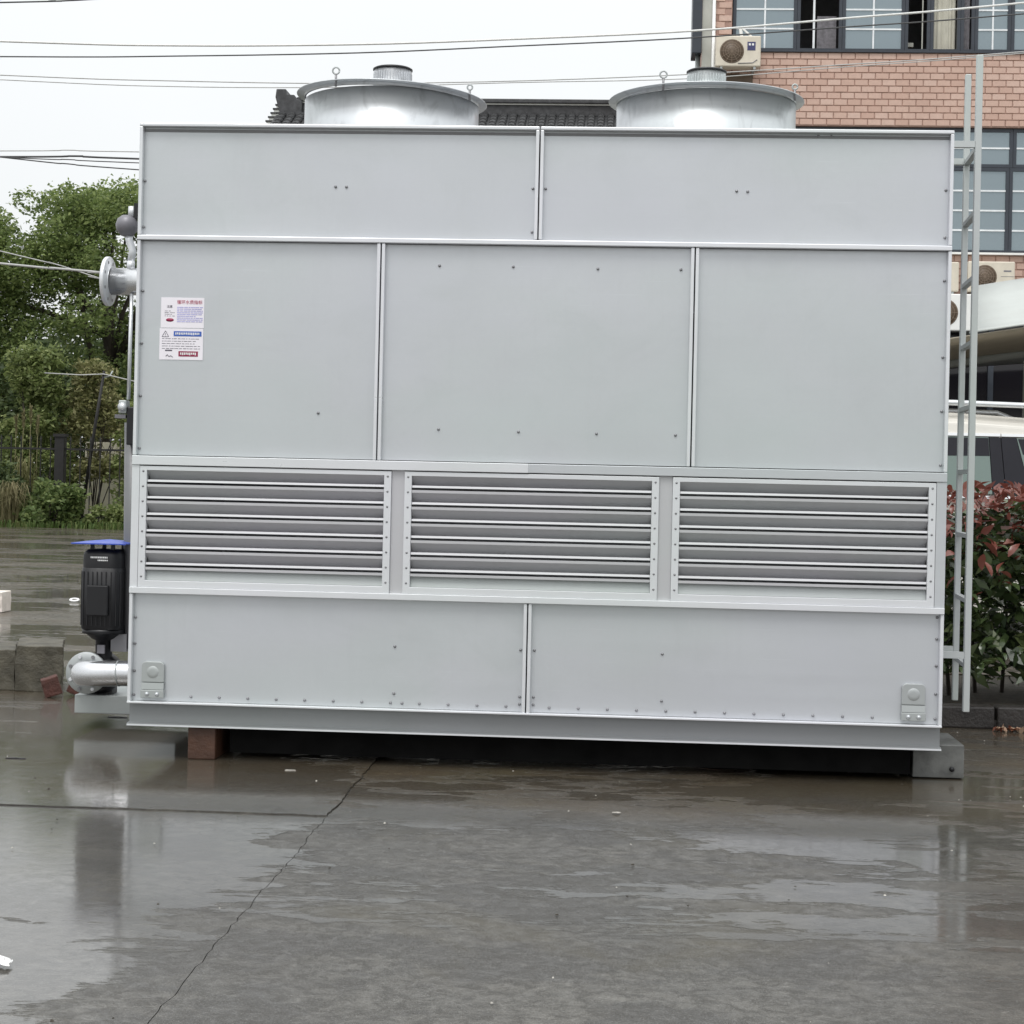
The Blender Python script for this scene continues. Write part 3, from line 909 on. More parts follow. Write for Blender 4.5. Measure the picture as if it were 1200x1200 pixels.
glass('pillar', [(2.835, 1.22), (2.93, 1.22), (2.90, 1.66), (2.815, 1.66)], M['van_black'], 0.016)
glass('pillar', [(2.936, 1.22), (3.12, 1.22), (3.02, 1.66), (2.906, 1.66)], M['van_black'], 0.015)
glass('window', [(3.125, 1.22), (4.30, 1.22), (3.95, 1.52), (3.70, 1.655), (3.026, 1.655)], M['car_glass'])
glass('dark_cabin_band', [(0.50, 1.50), (1.33, 1.50), (1.33, 1.655), (0.52, 1.655)], M['van_black'], 0.014)  # dark strips paint in the unlit cabin roof behind the glass
glass('dark_cabin_band', [(1.41, 1.50), (2.815, 1.515), (2.808, 1.655), (1.41, 1.655)], M['van_black'], 0.014)
glass('dark_cabin_band', [(3.07, 1.53), (3.93, 1.53), (3.69, 1.65), (3.035, 1.65)], M['van_black'], 0.014)
glass('trim', [(0.35, 1.668), (2.90, 1.668), (2.90, 1.69), (0.35, 1.69)], M['chrome'], 0.016)
glass('trim', [(2.908, 1.668), (3.72, 1.665), (3.66, 1.688), (2.908, 1.69)], M['chrome'], 0.016)
glass('trim', [(0.35, 1.185), (3.9, 1.185), (3.9, 1.205), (0.35, 1.205)], M['chrome'], 0.010)
glass('handle', [(2.55, 0.98), (2.78, 0.98), (2.78, 1.02), (2.55, 1.02)], M['chrome'], 0.03)
glass('handle', [(3.0, 0.98), (3.23, 0.98), (3.23, 1.02), (3.0, 1.02)], M['chrome'], 0.03)
for s in (0.22, 1.68):
    MB().tube([(VX + 0.55, VY + s, VZ + 1.84), (VX + 0.75, VY + s, VZ + 1.925), (VX + 1.8, VY + s, VZ + 1.945), (VX + 3.2, VY + s, VZ + 1.915), (VX + 3.5, VY + s, VZ + 1.80)], 0.022, 8).build('roof_rail', M['galv_lip'], van)
for wx in (0.95, 4.35):
    for wy in (0.02, 1.88):
        wq = MB().lathe((VX + wx, VY + wy, VZ + 0.33), [(0.20, -.1), (0.30, -.11), (0.33, -.07), (0.33, .07), (0.30, .11), (0.20, .1)], 28, 'y').build('wheel', M['tyre'], van)
        MB().lathe((VX + wx, VY + wy, VZ + 0.33), [(0.205, -.095), (0.15, -.08), (0.05, -.09), (0.001, -.09)], 20, 'y').build('rim', M['chrome'], wq)
MB().box(VX + 3.95, VX + 4.12, VY - 0.20, VY - 0.02, VZ + 1.13, VZ + 1.30).build('mirror', M['van_paint'], van, bevel=0.03)
MB().box(VX + 5.08, VX + 5.268, VY + 0.08, VY + 0.45, VZ + 0.72, VZ + 0.9).build('headlight', M['lamp'], van, bevel=0.03)
MB().box(VX + 5.08, VX + 5.268, VY + 1.45, VY + 1.82, VZ + 0.72, VZ + 0.9).build('headlight', M['lamp'], van, bevel=0.03)

# ================================================================== VEGETATION
def leaf_mesh(name, C, size, mat, aspect=0.5, up=0.35, jitter=0.45, fold=True):
    """C: (N,3) leaf centres. Each leaf is a small folded diamond turned at random."""
    N = len(C)
    d = RNG.normal(size=(N, 3))
    d[:, 2] *= 0.6
    d /= np.linalg.norm(d, axis=1)[:, None]
    nrm = RNG.normal(size=(N, 3)) * 0.8
    nrm[:, 2] += up * 2.0
    s = np.cross(d, nrm)
    s /= np.linalg.norm(s, axis=1)[:, None] + 1e-9
    nn = np.cross(s, d)
    L = size * (1 + jitter * RNG.uniform(-1, 1, N))[:, None]
    W = L * aspect
    base = C - d * L * 0.5
    tip = C + d * L * 0.5 - nn * L * 0.10
    l_ = C + s * W * 0.5 + nn * L * 0.05
    r_ = C - s * W * 0.5 + nn * L * 0.05
    V = np.stack([base, l_, tip, r_], 1).reshape(-1, 3)
    me = bpy.data.meshes.new(name)
    me.vertices.add(4 * N)
    me.vertices.foreach_set('co', V.astype(np.float32).ravel())
    idx = np.arange(4 * N).reshape(N, 4)
    me.loops.add(4 * N)
    me.loops.foreach_set('vertex_index', idx.ravel().astype(np.int32))
    me.polygons.add(N)
    me.polygons.foreach_set('loop_start', (np.arange(N) * 4).astype(np.int32))
    me.polygons.foreach_set('loop_total', np.full(N, 4, np.int32))
    me.update(calc_edges=True)
    me.materials.append(mat)
    return me

def clump_points(centres, radii, per, flat=0.75, shell=0.55):
    out = []
    for c, r in zip(centres, radii):
        n = int(per * (r / np.mean(radii)) ** 2)
        v = RNG.normal(size=(n, 3))
        v /= np.linalg.norm(v, axis=1)[:, None]
        rad = r * (shell + (1 - shell) * RNG.uniform(0, 1, n) ** 0.6) * (1 + 0.18 * RNG.normal(size=n))
        p = v * rad[:, None]
        p[:, 2] *= flat
        out.append(p + np.array(c))
    return np.concatenate(out)

def tree(name, label, base, h, crown_r, crown_z0, n_cl, per, leaf, mat, seed, cat='tree', group=None, squash=1.0, cl_r=(0.5, 0.95)):
    rr = random.Random(seed)
    t = thing(name, label, cat, base, group)
    bx, by, bz = base
    cl, cr = [], []
    for k in range(n_cl):
        # points through an uneven egg-shaped crown, denser on the outside
        a = rr.uniform(0, 2 * math.pi)
        u = rr.uniform(0, 1)
        z = crown_z0 + (h - crown_z0) * u
        prof = (math.sin(math.pi * min(1, 0.12 + 0.80 * u)) ** 0.7)
        q = (0.25 + 0.75 * math.sqrt(rr.random())) * crown_r * prof * (0.85 + 0.25 * math.sin(3 * a + seed))
        r = rr.uniform(*cl_r)
        cl.append((bx + q * math.cos(a), by + q * math.sin(a) * squash, bz + min(z, h - r * 0.85)))
        cr.append(r)
    pts = clump_points(cl, cr, per, 0.62, 0.7)
    o = bpy.data.objects.new('crown', leaf_mesh('crown', pts - np.array(base), leaf, mat))
    COL.objects.link(o)
    o.parent = t
    OFF[o] = base
    top = crown_z0 + (h - crown_z0) * 0.55
    trunk = MB()
    tp = [(bx + 0.1 * math.sin(k * 1.3 + seed) * k * 0.3, by + 0.05 * k, bz + top * k / 5) for k in range(6)]
    r0 = 0.02 * h + 0.05
    trunk.tube(tp, r0, 10, radii=[r0 * (1 - 0.13 * k) for k in range(6)])
    tk = trunk.build('trunk', M['bark'], t)
    for k in range(0, n_cl, max(1, n_cl // 16)):
        c = Vector(cl[k])
        s = Vector(tp[rr.choice((2, 3, 4))])
        mid = s.lerp(c, 0.5) + Vector((rr.uniform(-.2, .2), rr.uniform(-.2, .2), 0.15))
        MB().tube([s, mid, c], 0.04, 6, radii=[r0 * 0.42, r0 * 0.28, r0 * 0.10]).build('limb', M['bark'], tk)
    return t

tree('broadleaf_tree', 'tall leafy green tree beyond the iron fence, right beside the cooling tower', (-11.9, 39.0, -0.05), 9.2, 3.6, 2.7, 118, 520, 0.125, M['leaf_tree'], 4, group='trees beyond the fence')
tree('broadleaf_tree', 'green tree at the left picture edge beyond the iron fence', (-15.9, 38.0, -0.05), 8.5, 3.4, 2.2, 95, 500, 0.125, M['leaf_tree'], 8, group='trees beyond the fence')
tree('far_tree', 'dark far tree seen low behind the leafy trees, between the shrubs', (-13.0, 47.0, -0.05), 6.6, 3.8, 1.2, 46, 260, 0.20, M['leaf_far'], 12, group='trees beyond the fence', cl_r=(0.7, 1.2))
tree('far_tree', 'dark far tree at the left picture edge behind the nearer green tree', (-17.6, 47.0, -0.05), 6.8, 3.8, 1.2, 46, 260, 0.20, M['leaf_far'], 22, group='trees beyond the fence', cl_r=(0.7, 1.2))
tree('far_tree', 'dark far tree mostly hidden behind the left side of the cooling tower', (-8.2, 46.0, -0.05), 7.6, 3.4, 1.6, 40, 240, 0.20, M['leaf_far'], 13, group='trees beyond the fence', cl_r=(0.7, 1.2))

def shrub(name, label, base, h, rx, n_cl, per, leaf, mat, seed, z0=0.3, cl_r=(0.22, 0.42)):
    rr = random.Random(seed)
    t = thing(name, label, 'shrub', base, 'shrubs along the iron fence')
    cl, cr = [], []
    for k in range(n_cl):
        u = rr.random()
        z = z0 + (h - z0) * u
        w = rx * (1 - 0.55 * u ** 1.6) * math.sqrt(rr.random())
        a = rr.uniform(0, 6.28)
        cl.append((base[0] + w * math.cos(a), base[1] + 0.55 * w * math.sin(a), base[2] + z))
        cr.append(rr.uniform(*cl_r))
    pts = clump_points(cl, cr, per, 0.9, 0.2)
    o = bpy.data.objects.new('foliage', leaf_mesh('foliage', pts - np.array(base), leaf, mat, 0.55))
    COL.objects.link(o)
    o.parent = t
    for k in range(0, n_cl, max(1, n_cl // 7)):
        c = Vector(cl[k])
        s = Vector(base) + Vector((rr.uniform(-.15, .15), rr.uniform(-.1, .1), 0))
        MB().tube([s, s.lerp(c, 0.5) + Vector((0, 0, 0.12 * h)), c], 0.02, 6, radii=[0.016, 0.012, 0.005]).build('stem', M['bark'], t)
    return t
shrub('leafy_shrub', 'tall yellow green shrub behind the fence at the left edge', (-11.7, 33.0, -.05), 4.15, 1.1, 95, 130, 0.11, M['leaf_shrub'], 1, 0.3, (0.16, 0.42))
shrub('leafy_shrub', 'browning shrub with dry leaves behind the fence post', (-10.45, 33.4, -.05), 3.85, 0.95, 95, 60, 0.11, M['leaf_brown'], 2, 1.2, (0.14, 0.34))
shrub('leafy_shrub', 'bright green shrub behind the fence against the cooling tower edge', (-9.15, 33.0, -.05), 2.95, 0.75, 75, 40, 0.12, M['leaf_shrub'], 3, 0.5, (0.12, 0.30))
shrub('leafy_shrub', 'low dark green bush in front of the fence by the dry grass', (-10.4, 30.3, -.05), 0.95, 0.85, 30, 110, 0.11, M['leaf_low'], 5, 0.1, (0.16, 0.3))
shrub('leafy_shrub', 'low bush in front of the fence next to the tower edge', (-9.1, 30.5, -.05), 0.55, 0.6, 18, 90, 0.10, M['leaf_shrub'], 6, 0.05, (0.12, 0.22))
shrub('leafy_shrub', 'dark bush in front of the fence behind the arching dry grass', (-11.7, 30.7, -.05), 1.35, 0.75, 26, 100, 0.12, M['leaf_far'], 7, 0.1)
shrub('leafy_shrub', 'dense dark shrub mass behind the tall yellow green shrub', (-12.3, 35.3, -.05), 4.3, 1.5, 46, 120, 0.15, M['leaf_far'], 15, 0.3, (0.35, 0.6))
shrub('leafy_shrub', 'dense dark shrub mass behind the bright green shrub', (-9.2, 37.4, -.05), 4.6, 1.5, 46, 120, 0.15, M['leaf_far'], 16, 2.2, (0.35, 0.6))

def blades(name, centres, length, width, droop, mat, spread, parent=None, kind=None, seed=0, off=(0, 0, 0)):
    rr = random.Random(seed)
    b = MB()
    for (x, y, z) in centres:
        a = rr.uniform(0, 6.28)
        L = length * rr.uniform(0.6, 1.15)
        s = spread * rr.uniform(0.2, 1.0)
        px, py = math.cos(a), math.sin(a)
        qx, qy = -py * width / 2, px * width / 2
        p0 = (x, y, z)
        p1 = (x + px * s * 0.45, y + py * s * 0.45, z + L * 0.75)
        p2 = (x + px * s, y + py * s, z + L * (1 - droop * rr.uniform(.5, 1.2)))
        b.add([(p0[0] + qx, p0[1] + qy, p0[2]), (p0[0] - qx, p0[1] - qy, p0[2]), (p1[0] + qx, p1[1] + qy, p1[2]), (p1[0] - qx, p1[1] - qy, p1[2]), p2],
              [(0, 1, 3, 2), (2, 3, 4)])
    return b.build(name, mat, parent, kind=kind)
gr = random.Random(21)
g = thing('dry_grass_clump', 'arching straw coloured grass clump in front of the fence at the left', 'grass clump', (-11.25, 30.1, -.05))
blades('blade_tuft', [(-11.25 + gr.uniform(-.2, .2), 30.1 + gr.uniform(-.15, .15), -.05) for _ in range(170)], 1.25, 0.02, 0.55, M['straw'], 0.6, g, 'stuff', 2)
g = thing('plume_grass', 'tall grass with pale feathery plumes at the fence, left edge', 'grass clump', (-11.45, 31.5, -.05))
blades('blade_tuft', [(-11.45 + gr.uniform(-.15, .15), 31.5 + gr.uniform(-.1, .1), -.05) for _ in range(120)], 1.9, 0.02, 0.35, M['leaf_brown'], 0.5, g, 'stuff', 3)
for k in range(4):
    x, hgt = -11.7 + 0.17 * k, 2.35 + 0.12 * (k % 3)
    pl = MB().tube([(x, 31.5, 0), (x + .03, 31.5, hgt)], 0.008, 5).build('plume_stalk', M['straw'], g)
    blades('plume', [(x + .03 + gr.uniform(-.02, .02), 31.5 + gr.uniform(-.02, .02), hgt - 0.3 + 0.35 * gr.random()) for _ in range(70)], 0.2, 0.014, 0.4, M['straw'], 0.12, pl, 'stuff', 30 + k)
pts = [(gr.uniform(-17, 1), 29.35 + 3.2 * gr.random() ** 1.6, -.05) for _ in range(5200)]
gs = blades('verge_grass', pts, 0.24, 0.022, 0.3, M['grass'], 0.14, None, 'stuff', 4)
gs['label'] = 'short mixed verge grass along the foot of the iron fence'
gs['category'] = 'grass'

# ---------------------------------------------------------------- iron fence and pale wall behind it
fn = thing('iron_fence', 'black iron picket fence at the far edge of the yard', 'fence', (-9.0, 31.0, -.05))
pk = MB().box(-.011, .011, -.011, .011, 0, 1.98)
pk.add([(-.02, -.02, 1.98), (.02, -.02, 1.98), (.02, .02, 1.98), (-.02, .02, 1.98), (0, 0, 2.09)], [(0, 1, 4), (1, 2, 4), (2, 3, 4), (3, 0, 4), (3, 2, 1, 0)])
pk_me = pk.mesh('picket'); pk_me.materials.append(M['iron'])
post_x = [-17.3, -13.9, -10.45, -7.0, -3.55, -0.1]
for px in post_x:
    pp = MB().box(px - .11, px + .11, 30.89, 31.11, -.05, 2.02).build('post', M['iron'], fn, bevel=0.01)
    MB().box(px - .14, px + .14, 30.86, 31.14, 2.021, 2.09).build('post_cap', M['iron'], pp)
for a, b in zip(post_x[:-1], post_x[1:]):
    for z in (0.18, 1.72):
        MB().box(a + .112, b - .112, 30.975, 31.025, z, z + .045).build('rail', M['iron'], fn)
    n = 15
    for k in range(1, n):
        shared('picket', pk_me, fn, (a + (b - a) * k / n, 31.0, -.03))
pw = tag(MB().box(-11.0, -3.0, 34.6, 34.8, -.05, 1.97).build('boundary_wall', M['pale_wall'], origin=None), 'pale cream boundary wall glimpsed through the iron fence pickets', 'wall')

# thin lamp pole leaning in the shrubs
pl = thing('leaning_pole', 'thin dark leaning pole with a wire bracket among the shrubs', 'pole', (-10.0, 31.6, -.05))
MB().tube([(-10.15, 31.6, -.05), (-9.86, 31.6, 2.2), (-9.66, 31.6, 3.58)], 0.035, 8, radii=[.045, .04, .032]).build('shaft', M['iron'], pl)
MB().tube([(-9.66, 31.6, 3.42), (-9.52, 31.6, 3.46), (-9.46, 31.6, 3.58)], 0.018, 6).build('bracket', M['galv_grey'], pl)
tag(MB().tube([(-11.05, 31.56, 3.50), (-10.2, 31.56, 3.47), (-9.66, 31.56, 3.50), (-8.8, 31.56, 3.32), (-6.5, 31.6, 2.95)], 0.014, 6).build('pole_cable', M['wire_pale'], None), 'thin pale cable running from the leaning pole to the cooling tower edge', 'cable')

# ---------------------------------------------------------------- red tipped hedge
hd = thing('photinia_hedge', 'glossy green hedge with red young leaves right of the ladder', 'hedge', (6.3, 2.75, 0.09))
hr = np.random.default_rng(5)
def hedge_pts(n, xa=4.02, xb=6.9, z0=0.22, z1=1.33, y0=2.25, y1=3.4):
    x = hr.uniform(xa, xb, n)
    z = z0 + (z1 - z0) * hr.uniform(0, 1, n) ** 0.8
    top = z1 + 0.05 * np.sin(x * 7) + 0.04 * np.sin(x * 17 + 1)
    z = np.minimum(z, top)
    bulge = 0.10 * np.sin(x * 5.1 + z * 3) + 0.06 * np.sin(z * 9 + x * 2)
    front = hr.uniform(0, 1, n) ** 1.7
    y = y0 + bulge + (z - 0.7) ** 2 * 0.12 + front * (y1 - y0)
    return np.stack([x, y, z], 1)
P = hedge_pts(9500)
low = P[(P[:, 2] < 1.27 + 0.06 * np.sin(P[:, 0] * 4))]
o = bpy.data.objects.new('green_foliage', leaf_mesh('green_foliage', low - np.array(OFF[hd]), 0.108, M['hedge_green'], 0.42, 0.25))
COL.objects.link(o); o.parent = hd; o['kind'] = 'stuff'
Q = hedge_pts(2600, z0=0.75, z1=1.40)
Q = Q[hr.uniform(0, 1, len(Q)) < ((Q[:, 2] - 0.72) / 0.62) ** 1.8]
o = bpy.data.objects.new('red_foliage', leaf_mesh('red_foliage', Q - np.array(OFF[hd]), 0.105, M['hedge_red'], 0.36, 0.15))
COL.objects.link(o); o.parent = hd; o['kind'] = 'stuff'
for k in range(18):
    x = 4.1 + k * 0.155 + random.uniform(-.05, .05)
    y = 2.75 + random.uniform(-.2, .25)
    MB().tube([(x, y, 0.08), (x + random.uniform(-.06, .06), y - .05, 0.6), (x + random.uniform(-.12, .12), y - .1, 1.2)], 0.012, 5, radii=[.014, .010, .005]).build('stem', M['bark'], hd)
# the front leaves one by one: curved blades with a midrib fold
def single_leaf(mat):
    b = MB()
    vs = []
    for i, (t, w) in enumerate(((0, .004), (.25, .017), (.55, .021), (.82, .012), (1.0, .001))):
        z = 0.018 * math.sin(t * 2.4) - 0.020 * t * t
        vs += [(-w, t * 0.10, z + .004), (0, t * 0.10, z), (w, t * 0.10, z + .004)]
    fs = []
    for i in range(4):
        for k in range(2):
            a = i * 3 + k
            fs.append((a, a + 1, a + 4, a + 3))
    b.add(vs, fs, True)
    me = b.mesh('leaf'); me.materials.append(mat)
    return me
lg, lr_ = single_leaf(M['hedge_green']), single_leaf(M['hedge_red'])
for k in range(290):
    x = random.uniform(4.03, 5.15)
    z = random.uniform(0.3, 1.38)
    y = 2.20 + 0.10 * math.sin(x * 5.1 + z * 3) + 0.06 * math.sin(z * 9 + x * 2) + (z - 0.7) ** 2 * 0.12 + random.uniform(-.05, .08)
    red = random.random() < (z - 0.70) / 0.75
    shared('leaf', lr_ if red else lg, hd, (x, y, z), (random.uniform(-.9, 1.1), random.uniform(-.6, .6), random.uniform(0, 6.28)), (random.uniform(.55, 1.25),) * 3)

# ---------------------------------------------------------------- overhead cables
WIRES = [
 (20, [(-8.04, 8.33), (-5.05, 8.28), (-2.09, 8.32), (0.4, 8.42), (3.28, 8.57), (5.86, 8.8), (8.53, 9.05)], .017, 'wire_white', 'white overhead cable crossing in front of the upper windows of the brick building'),
 (19, [(-7.66, 7.84), (-4.78, 7.87), (-1.93, 7.94), (0.47, 8.06), (3.12, 8.2), (5.73, 8.4), (8.31, 8.61)], .011, 'wire', 'dark overhead cable across the sky, highest dark one above the fans'),
 (19.5, [(-7.84, 7.66), (-5.04, 7.59), (-2.28, 7.57), (0.45, 7.63), (3.28, 7.76), (5.81, 7.94), (8.18, 8.13)], .009, 'wire_pale', 'upper of two faint grey cables passing behind the fan motors'),
 (20.5, [(-8.21, 7.81), (-5.3, 7.72), (-2.44, 7.73), (0.39, 7.83), (3.32, 7.92), (5.94, 8.14), (8.52, 8.36)], .008, 'wire_pale', 'lower of two faint grey cables passing behind the fan motors'),
 (18, [(-7.32, 8.43), (-6.52, 8.46), (-5.33, 8.52)], .012, 'wire', 'dark cable end in the top left corner of the sky'),
 (26, [(-10.19, 7.62), (-8.8, 7.65), (-7.39, 7.63)], .011, 'wire_pale', 'grey cable left of the tower, uppermost of the four over the tree'),
 (25.6, [(-10.04, 7.43), (-8.5, 7.46), (-7.27, 7.42)], .020, 'wire', 'thick black cable over the tree left of the tower'),
 (25.2, [(-9.9, 7.35), (-8.54, 7.32), (-7.16, 7.27)], .011, 'wire', 'thin dark cable just under the thick black one over the tree'),
 (25.8, [(-10.11, 7.46), (-8.73, 7.34), (-7.32, 7.24)], .013, 'wire', 'lowest sloping dark cable of the four over the tree'),
 (24, [(-9.41, 5.14), (-8.43, 5.07), (-7.48, 5.0), (-6.8, 4.95)], .024, 'wire_pale', 'pale cable in front of the tree, ending at the pipe flange'),
 (24.3, [(-9.52, 5.41), (-8.53, 5.2), (-7.57, 4.92), (-6.88, 4.77)], .012, 'wire_pale', 'thin sloping cable in front of the tree above the pipe flange')]
for y, ps, r, mt, lab in WIRES:
    a, b = ps[0], ps[1]
    c, d = ps[-2], ps[-1]
    k0 = 10 / max(0.1, b[0] - a[0])
    k1 = 10 / max(0.1, d[0] - c[0])
    pts = [(a[0] - 10, y, a[1] - (b[1] - a[1]) * k0 + .12)] + [(x, y, z) for x, z in ps] + [(d[0] + 10, y, d[1] + (d[1] - c[1]) * k1 + .12)]
    # smooth run through the points
    fine = []
    for i in range(len(pts) - 1):
        p0, p1, p2, p3 = (Vector(pts[max(0, i - 1)]), Vector(pts[i]), Vector(pts[i + 1]), Vector(pts[min(len(pts) - 1, i + 2)]))
        for s in range(5):
            t = s / 5
            fine.append(0.5 * ((2 * p1) + (p2 - p0) * t + (2 * p0 - 5 * p1 + 4 * p2 - p3) * t * t + (3 * p1 - p0 - 3 * p2 + p3) * t ** 3))
    fine.append(Vector(pts[-1]))
    tag(MB().tube(fine, r, 6).build('overhead_cable', M[mt]), lab, 'cable', 'overhead cables')

# ================================================================== COOLING TOWER
W, D = 3.82, 1.90
TZ = [0.27, 0.800, 1.395, 1.440, 2.488, 3.022]
ct = thing('cooling_tower', 'big galvanised steel cooling tower with louvers and two roof fans', 'cooling tower', (W / 2, D / 2, 0.16))

def lip_ring(x0, x1, z0, z1, lips, d=0.028, w=0.016):
    """raised folded edge round a panel as one mesh, sides chosen by lips = (left, right, bottom, top)"""
    l, r, b, t = lips
    m = MB()
    if t: m.box(x0, x1, 0.0, d, z1 - w, z1)
    if b: m.box(x0, x1, 0.0, d, z0, z0 + w)
    za, zb = (z0 + w if b else z0) + .0005, (z1 - w if t else z1) - .0005
    if l: m.box(x0, x0 + w, 0.001, d, za, zb)
    if r: m.box(x1 - w, x1, 0.001, d, za, zb)
    return m

def panel(x0, x1, z0, z1, lips, bolts, small=()):
    """pan: slightly dished sheet set back behind its folded edge"""
    nx, nz = 18, 10
    vs, fs = [], []
    sd = random.uniform(0, 10)
    for i in range(nx + 1):
        for k in range(nz + 1):
            x = x0 + .002 + (x1 - x0 - .004) * i / nx
            z = z0 + .002 + (z1 - z0 - .004) * k / nz
            e = min(i, nx - i, 3) / 3 * min(k, nz - k, 2) / 2
            dy = e * (0.0012 * math.sin(x * 2.1 + sd) * math.sin(z * 2.3 + sd * 2) + 0.0005 * math.sin(x * 5 + z * 4 + sd))
            vs.append((x, 0.0345 + dy, z))
    for i in range(nx):
        for k in range(nz):
            a = i * (nz + 1) + k
            fs.append((a, a + nz + 1, a + nz + 2, a + 1))
    n = len(vs)
    m = MB().add(vs, fs, True)
    p = m.build('front_panel', M['galv'], ct)
    l, r, b, t = lips
    d, w = 0.0330, 0.016
    if t: MB().box(x0, x1, 0.0, d, z1 - w, z1).build('folded_edge', M['galv_lip'], p, bevel=0.003)
    if b: MB().box(x0, x1, 0.0, d, z0, z0 + w).build('folded_edge', M['galv_lip'], p, bevel=0.003)
    za, zb = (z0 + w if b else z0) + .001, (z1 - w if t else z1) - .001
    if l: MB().box(x0, x0 + w, 0.001, d, za, zb).build('folded_edge', M['galv_lip'], p, bevel=0.003)
    if r: MB().box(x1 - w, x1, 0.001, d, za, zb).build('folded_edge', M['galv_lip'], p, bevel=0.003)
    if bolts:
        dome_bolts([(x, 0.0335, z) for x, z in bolts], p)
    return p

TB, TT = 2.490, 3.022
SX = 1.905
# top tier
panel(0.0, SX - .003, TB, TT, (1, 1, 0, 1), [(0.022, 2.75), (.022, 2.53), (0.939, 2.733), (0.991, 2.733), (SX - .030, 2.735), (SX - .03, 2.53)])
panel(SX + .003, W, TB, TT, (1, 1, 0, 1), [(SX + .030, 2.735), (2.828, 2.735), (2.879, 2.733), (W - .028, 2.75), (W - .028, 2.53), (3.2, 2.995), (3.26, 2.995)])
MB().box(0, W, -0.004, 0.036, 2.466, 2.4885).build('seam_rail', M['galv_lip'], ct, bevel=0.003)
# middle tier
MZ0, MZ1 = 1.4425, 2.4655
def edge(x, zs): return [(x, z) for z in zs]
panel(0.0, 1.1645, MZ0, MZ1, (1, 1, 0, 0), edge(.024, (1.475, 1.725, 1.975, 2.225)) + [(0.88, 1.66)])
panel(1.1705, 2.6375, MZ0, MZ1, (1, 1, 0, 0), [(1.442, 2.366), (1.791, 2.366), (2.189, 2.362), (2.577, 2.364), (1.454, 1.594), (1.832, 1.590), (2.199, 1.589), (2.568, 1.589)])
panel(2.6435, W, MZ0, MZ1, (1, 1, 0, 0), edge(W - .026, (1.475, 1.725, 1.975, 2.33)))
# belt: two overlapping strips
MB().box(0, 1.885, -0.006, 0.03, 1.397, 1.4405).build('belt', M['galv_lip'], ct, bevel=0.002)
MB().box(1.875, W, -0.003, 0.03, 1.3975, 1.440).build('belt', M['galv'], ct, bevel=0.002)
# lower tier
LZ0, LZ1 = 0.272, 0.786
row = [0.30 + 0.1365 * k for k in range(12)]
rowr = [SX + .10 + 0.1365 * k for k in range(14) if SX + .1 + .1365 * k < W - .08]
panel(0.0, SX - .012, LZ0, LZ1, (1, 1, 0, 0), edge(.024, (.300, .415, .545, .67)) + [(x, .298) for x in row] + [(.075, .30), (1.31, .298), (1.27, .565), (1.27, .343), (SX - .04, .565), (SX - .04, .345), (SX - .04, .31)])
panel(SX - .006, W, LZ0, LZ1, (1, 1, 0, 0), edge(W - .026, (.300, .415, .545, .67, .77)) + [(x, .298) for x in rowr] + [(W - .075, .30), (2.529, .565), (2.53, .345), (SX + .025, .565), (SX + .025, .345), (SX + .025, .31)])
MB().box(0.0, W, -0.004, 0.028, 0.264, 0.2735).build('drip_edge', M['galv_lip'], ct, bevel=0.002)

# louver tier
MB().box(0.0, 0.036, 0.002, 0.03, 0.817, 1.396).build('corner_post', M['galv_lip'], ct)
MB().box(W - 0.046, W, 0.002, 0.03, 0.817, 1.396).build('corner_post', M['galv'], ct)
MB().box(0.0, W, -0.006, 0.06, 0.787, 0.8165).build('lower_rail', M['galv_lip'], ct, bevel=0.002)
for a, b in ((1.241, 1.302), (2.498, 2.559)):
    MB().box(a, b, 0.016, 0.05, 0.8165, 1.396).build('mullion', M['galv_slat'], ct)
PITCH_S = 0.0787
def louver_bank(x0, x1, z0=0.8175, z1=1.392):
    fw = 0.034
    bt = 0.031
    f = MB()
    # frame ring in one piece
    ix0, ix1, iz0, iz1 = x0 + fw, x1 - fw, z0 + bt, z1 - 0.020
    for y, s in ((0.0, 1), (0.03, -1)):
        pass
    vs = [(x0, 0, z0), (x1, 0, z0), (x1, 0, z1), (x0, 0, z1), (ix0, 0, iz0), (ix1, 0, iz0), (ix1, 0, iz1), (ix0, 0, iz1)]
    vs += [(x, 0.03, z) for x, _, z in vs]
    fs = [(0, 1, 5, 4), (1, 2, 6, 5), (2, 3, 7, 6), (3, 0, 4, 7), (8, 12, 13, 9), (9, 13, 14, 10), (10, 14, 15, 11), (11, 15, 12, 8),
          (4, 5, 13, 12), (5, 6, 14, 13), (6, 7, 15, 14), (7, 4, 12, 15), (0, 8, 9, 1), (1, 9, 10, 2), (2, 10, 11, 3), (3, 11, 8, 0)]
    fr = f.add(vs, fs).build('louver_bank', M['galv_lip'], ct, bevel=0.0015)
    for k in range(6):
        zt = iz1 - k * PITCH_S
        prof = []
        if k:
            prof += [(0.004, zt + 0.012)]
        prof += [(0.004, zt), (0.060, zt - 0.045), (0.010, zt - 0.0455), (0.007, zt - 0.0550)]
        MB().profile_x(prof, ix0 + .001, ix1 - .001, 0.0016).build('slat', M['galv_slat'], fr)
    zt = iz1 - 6 * PITCH_S
    MB().profile_x([(0.004, zt + 0.012), (0.004, zt), (0.030, zt - .002)], ix0 + .001, ix1 - .001, 0.0016).build('slat', M['galv_slat'], fr)
    MB().profile_x([(0.020, iz0 + .001), (0.034, zt + .01)], ix0 + .001, ix1 - .001, 0.0016).build('sill_sheet', M['galv_grey'], fr)
    n = 8
    dome_bolts([(x, 0.001, z0 + 0.05 + (z1 - z0 - 0.075) * k / 7) for k in range(n) for x in (x0 + fw / 2, x1 - fw / 2)], fr, 0.0055, 0.004)
    return fr
for a, b in ((0.038, 1.240), (1.303, 2.497), (2.560, 3.772)):
    louver_bank(a, b)

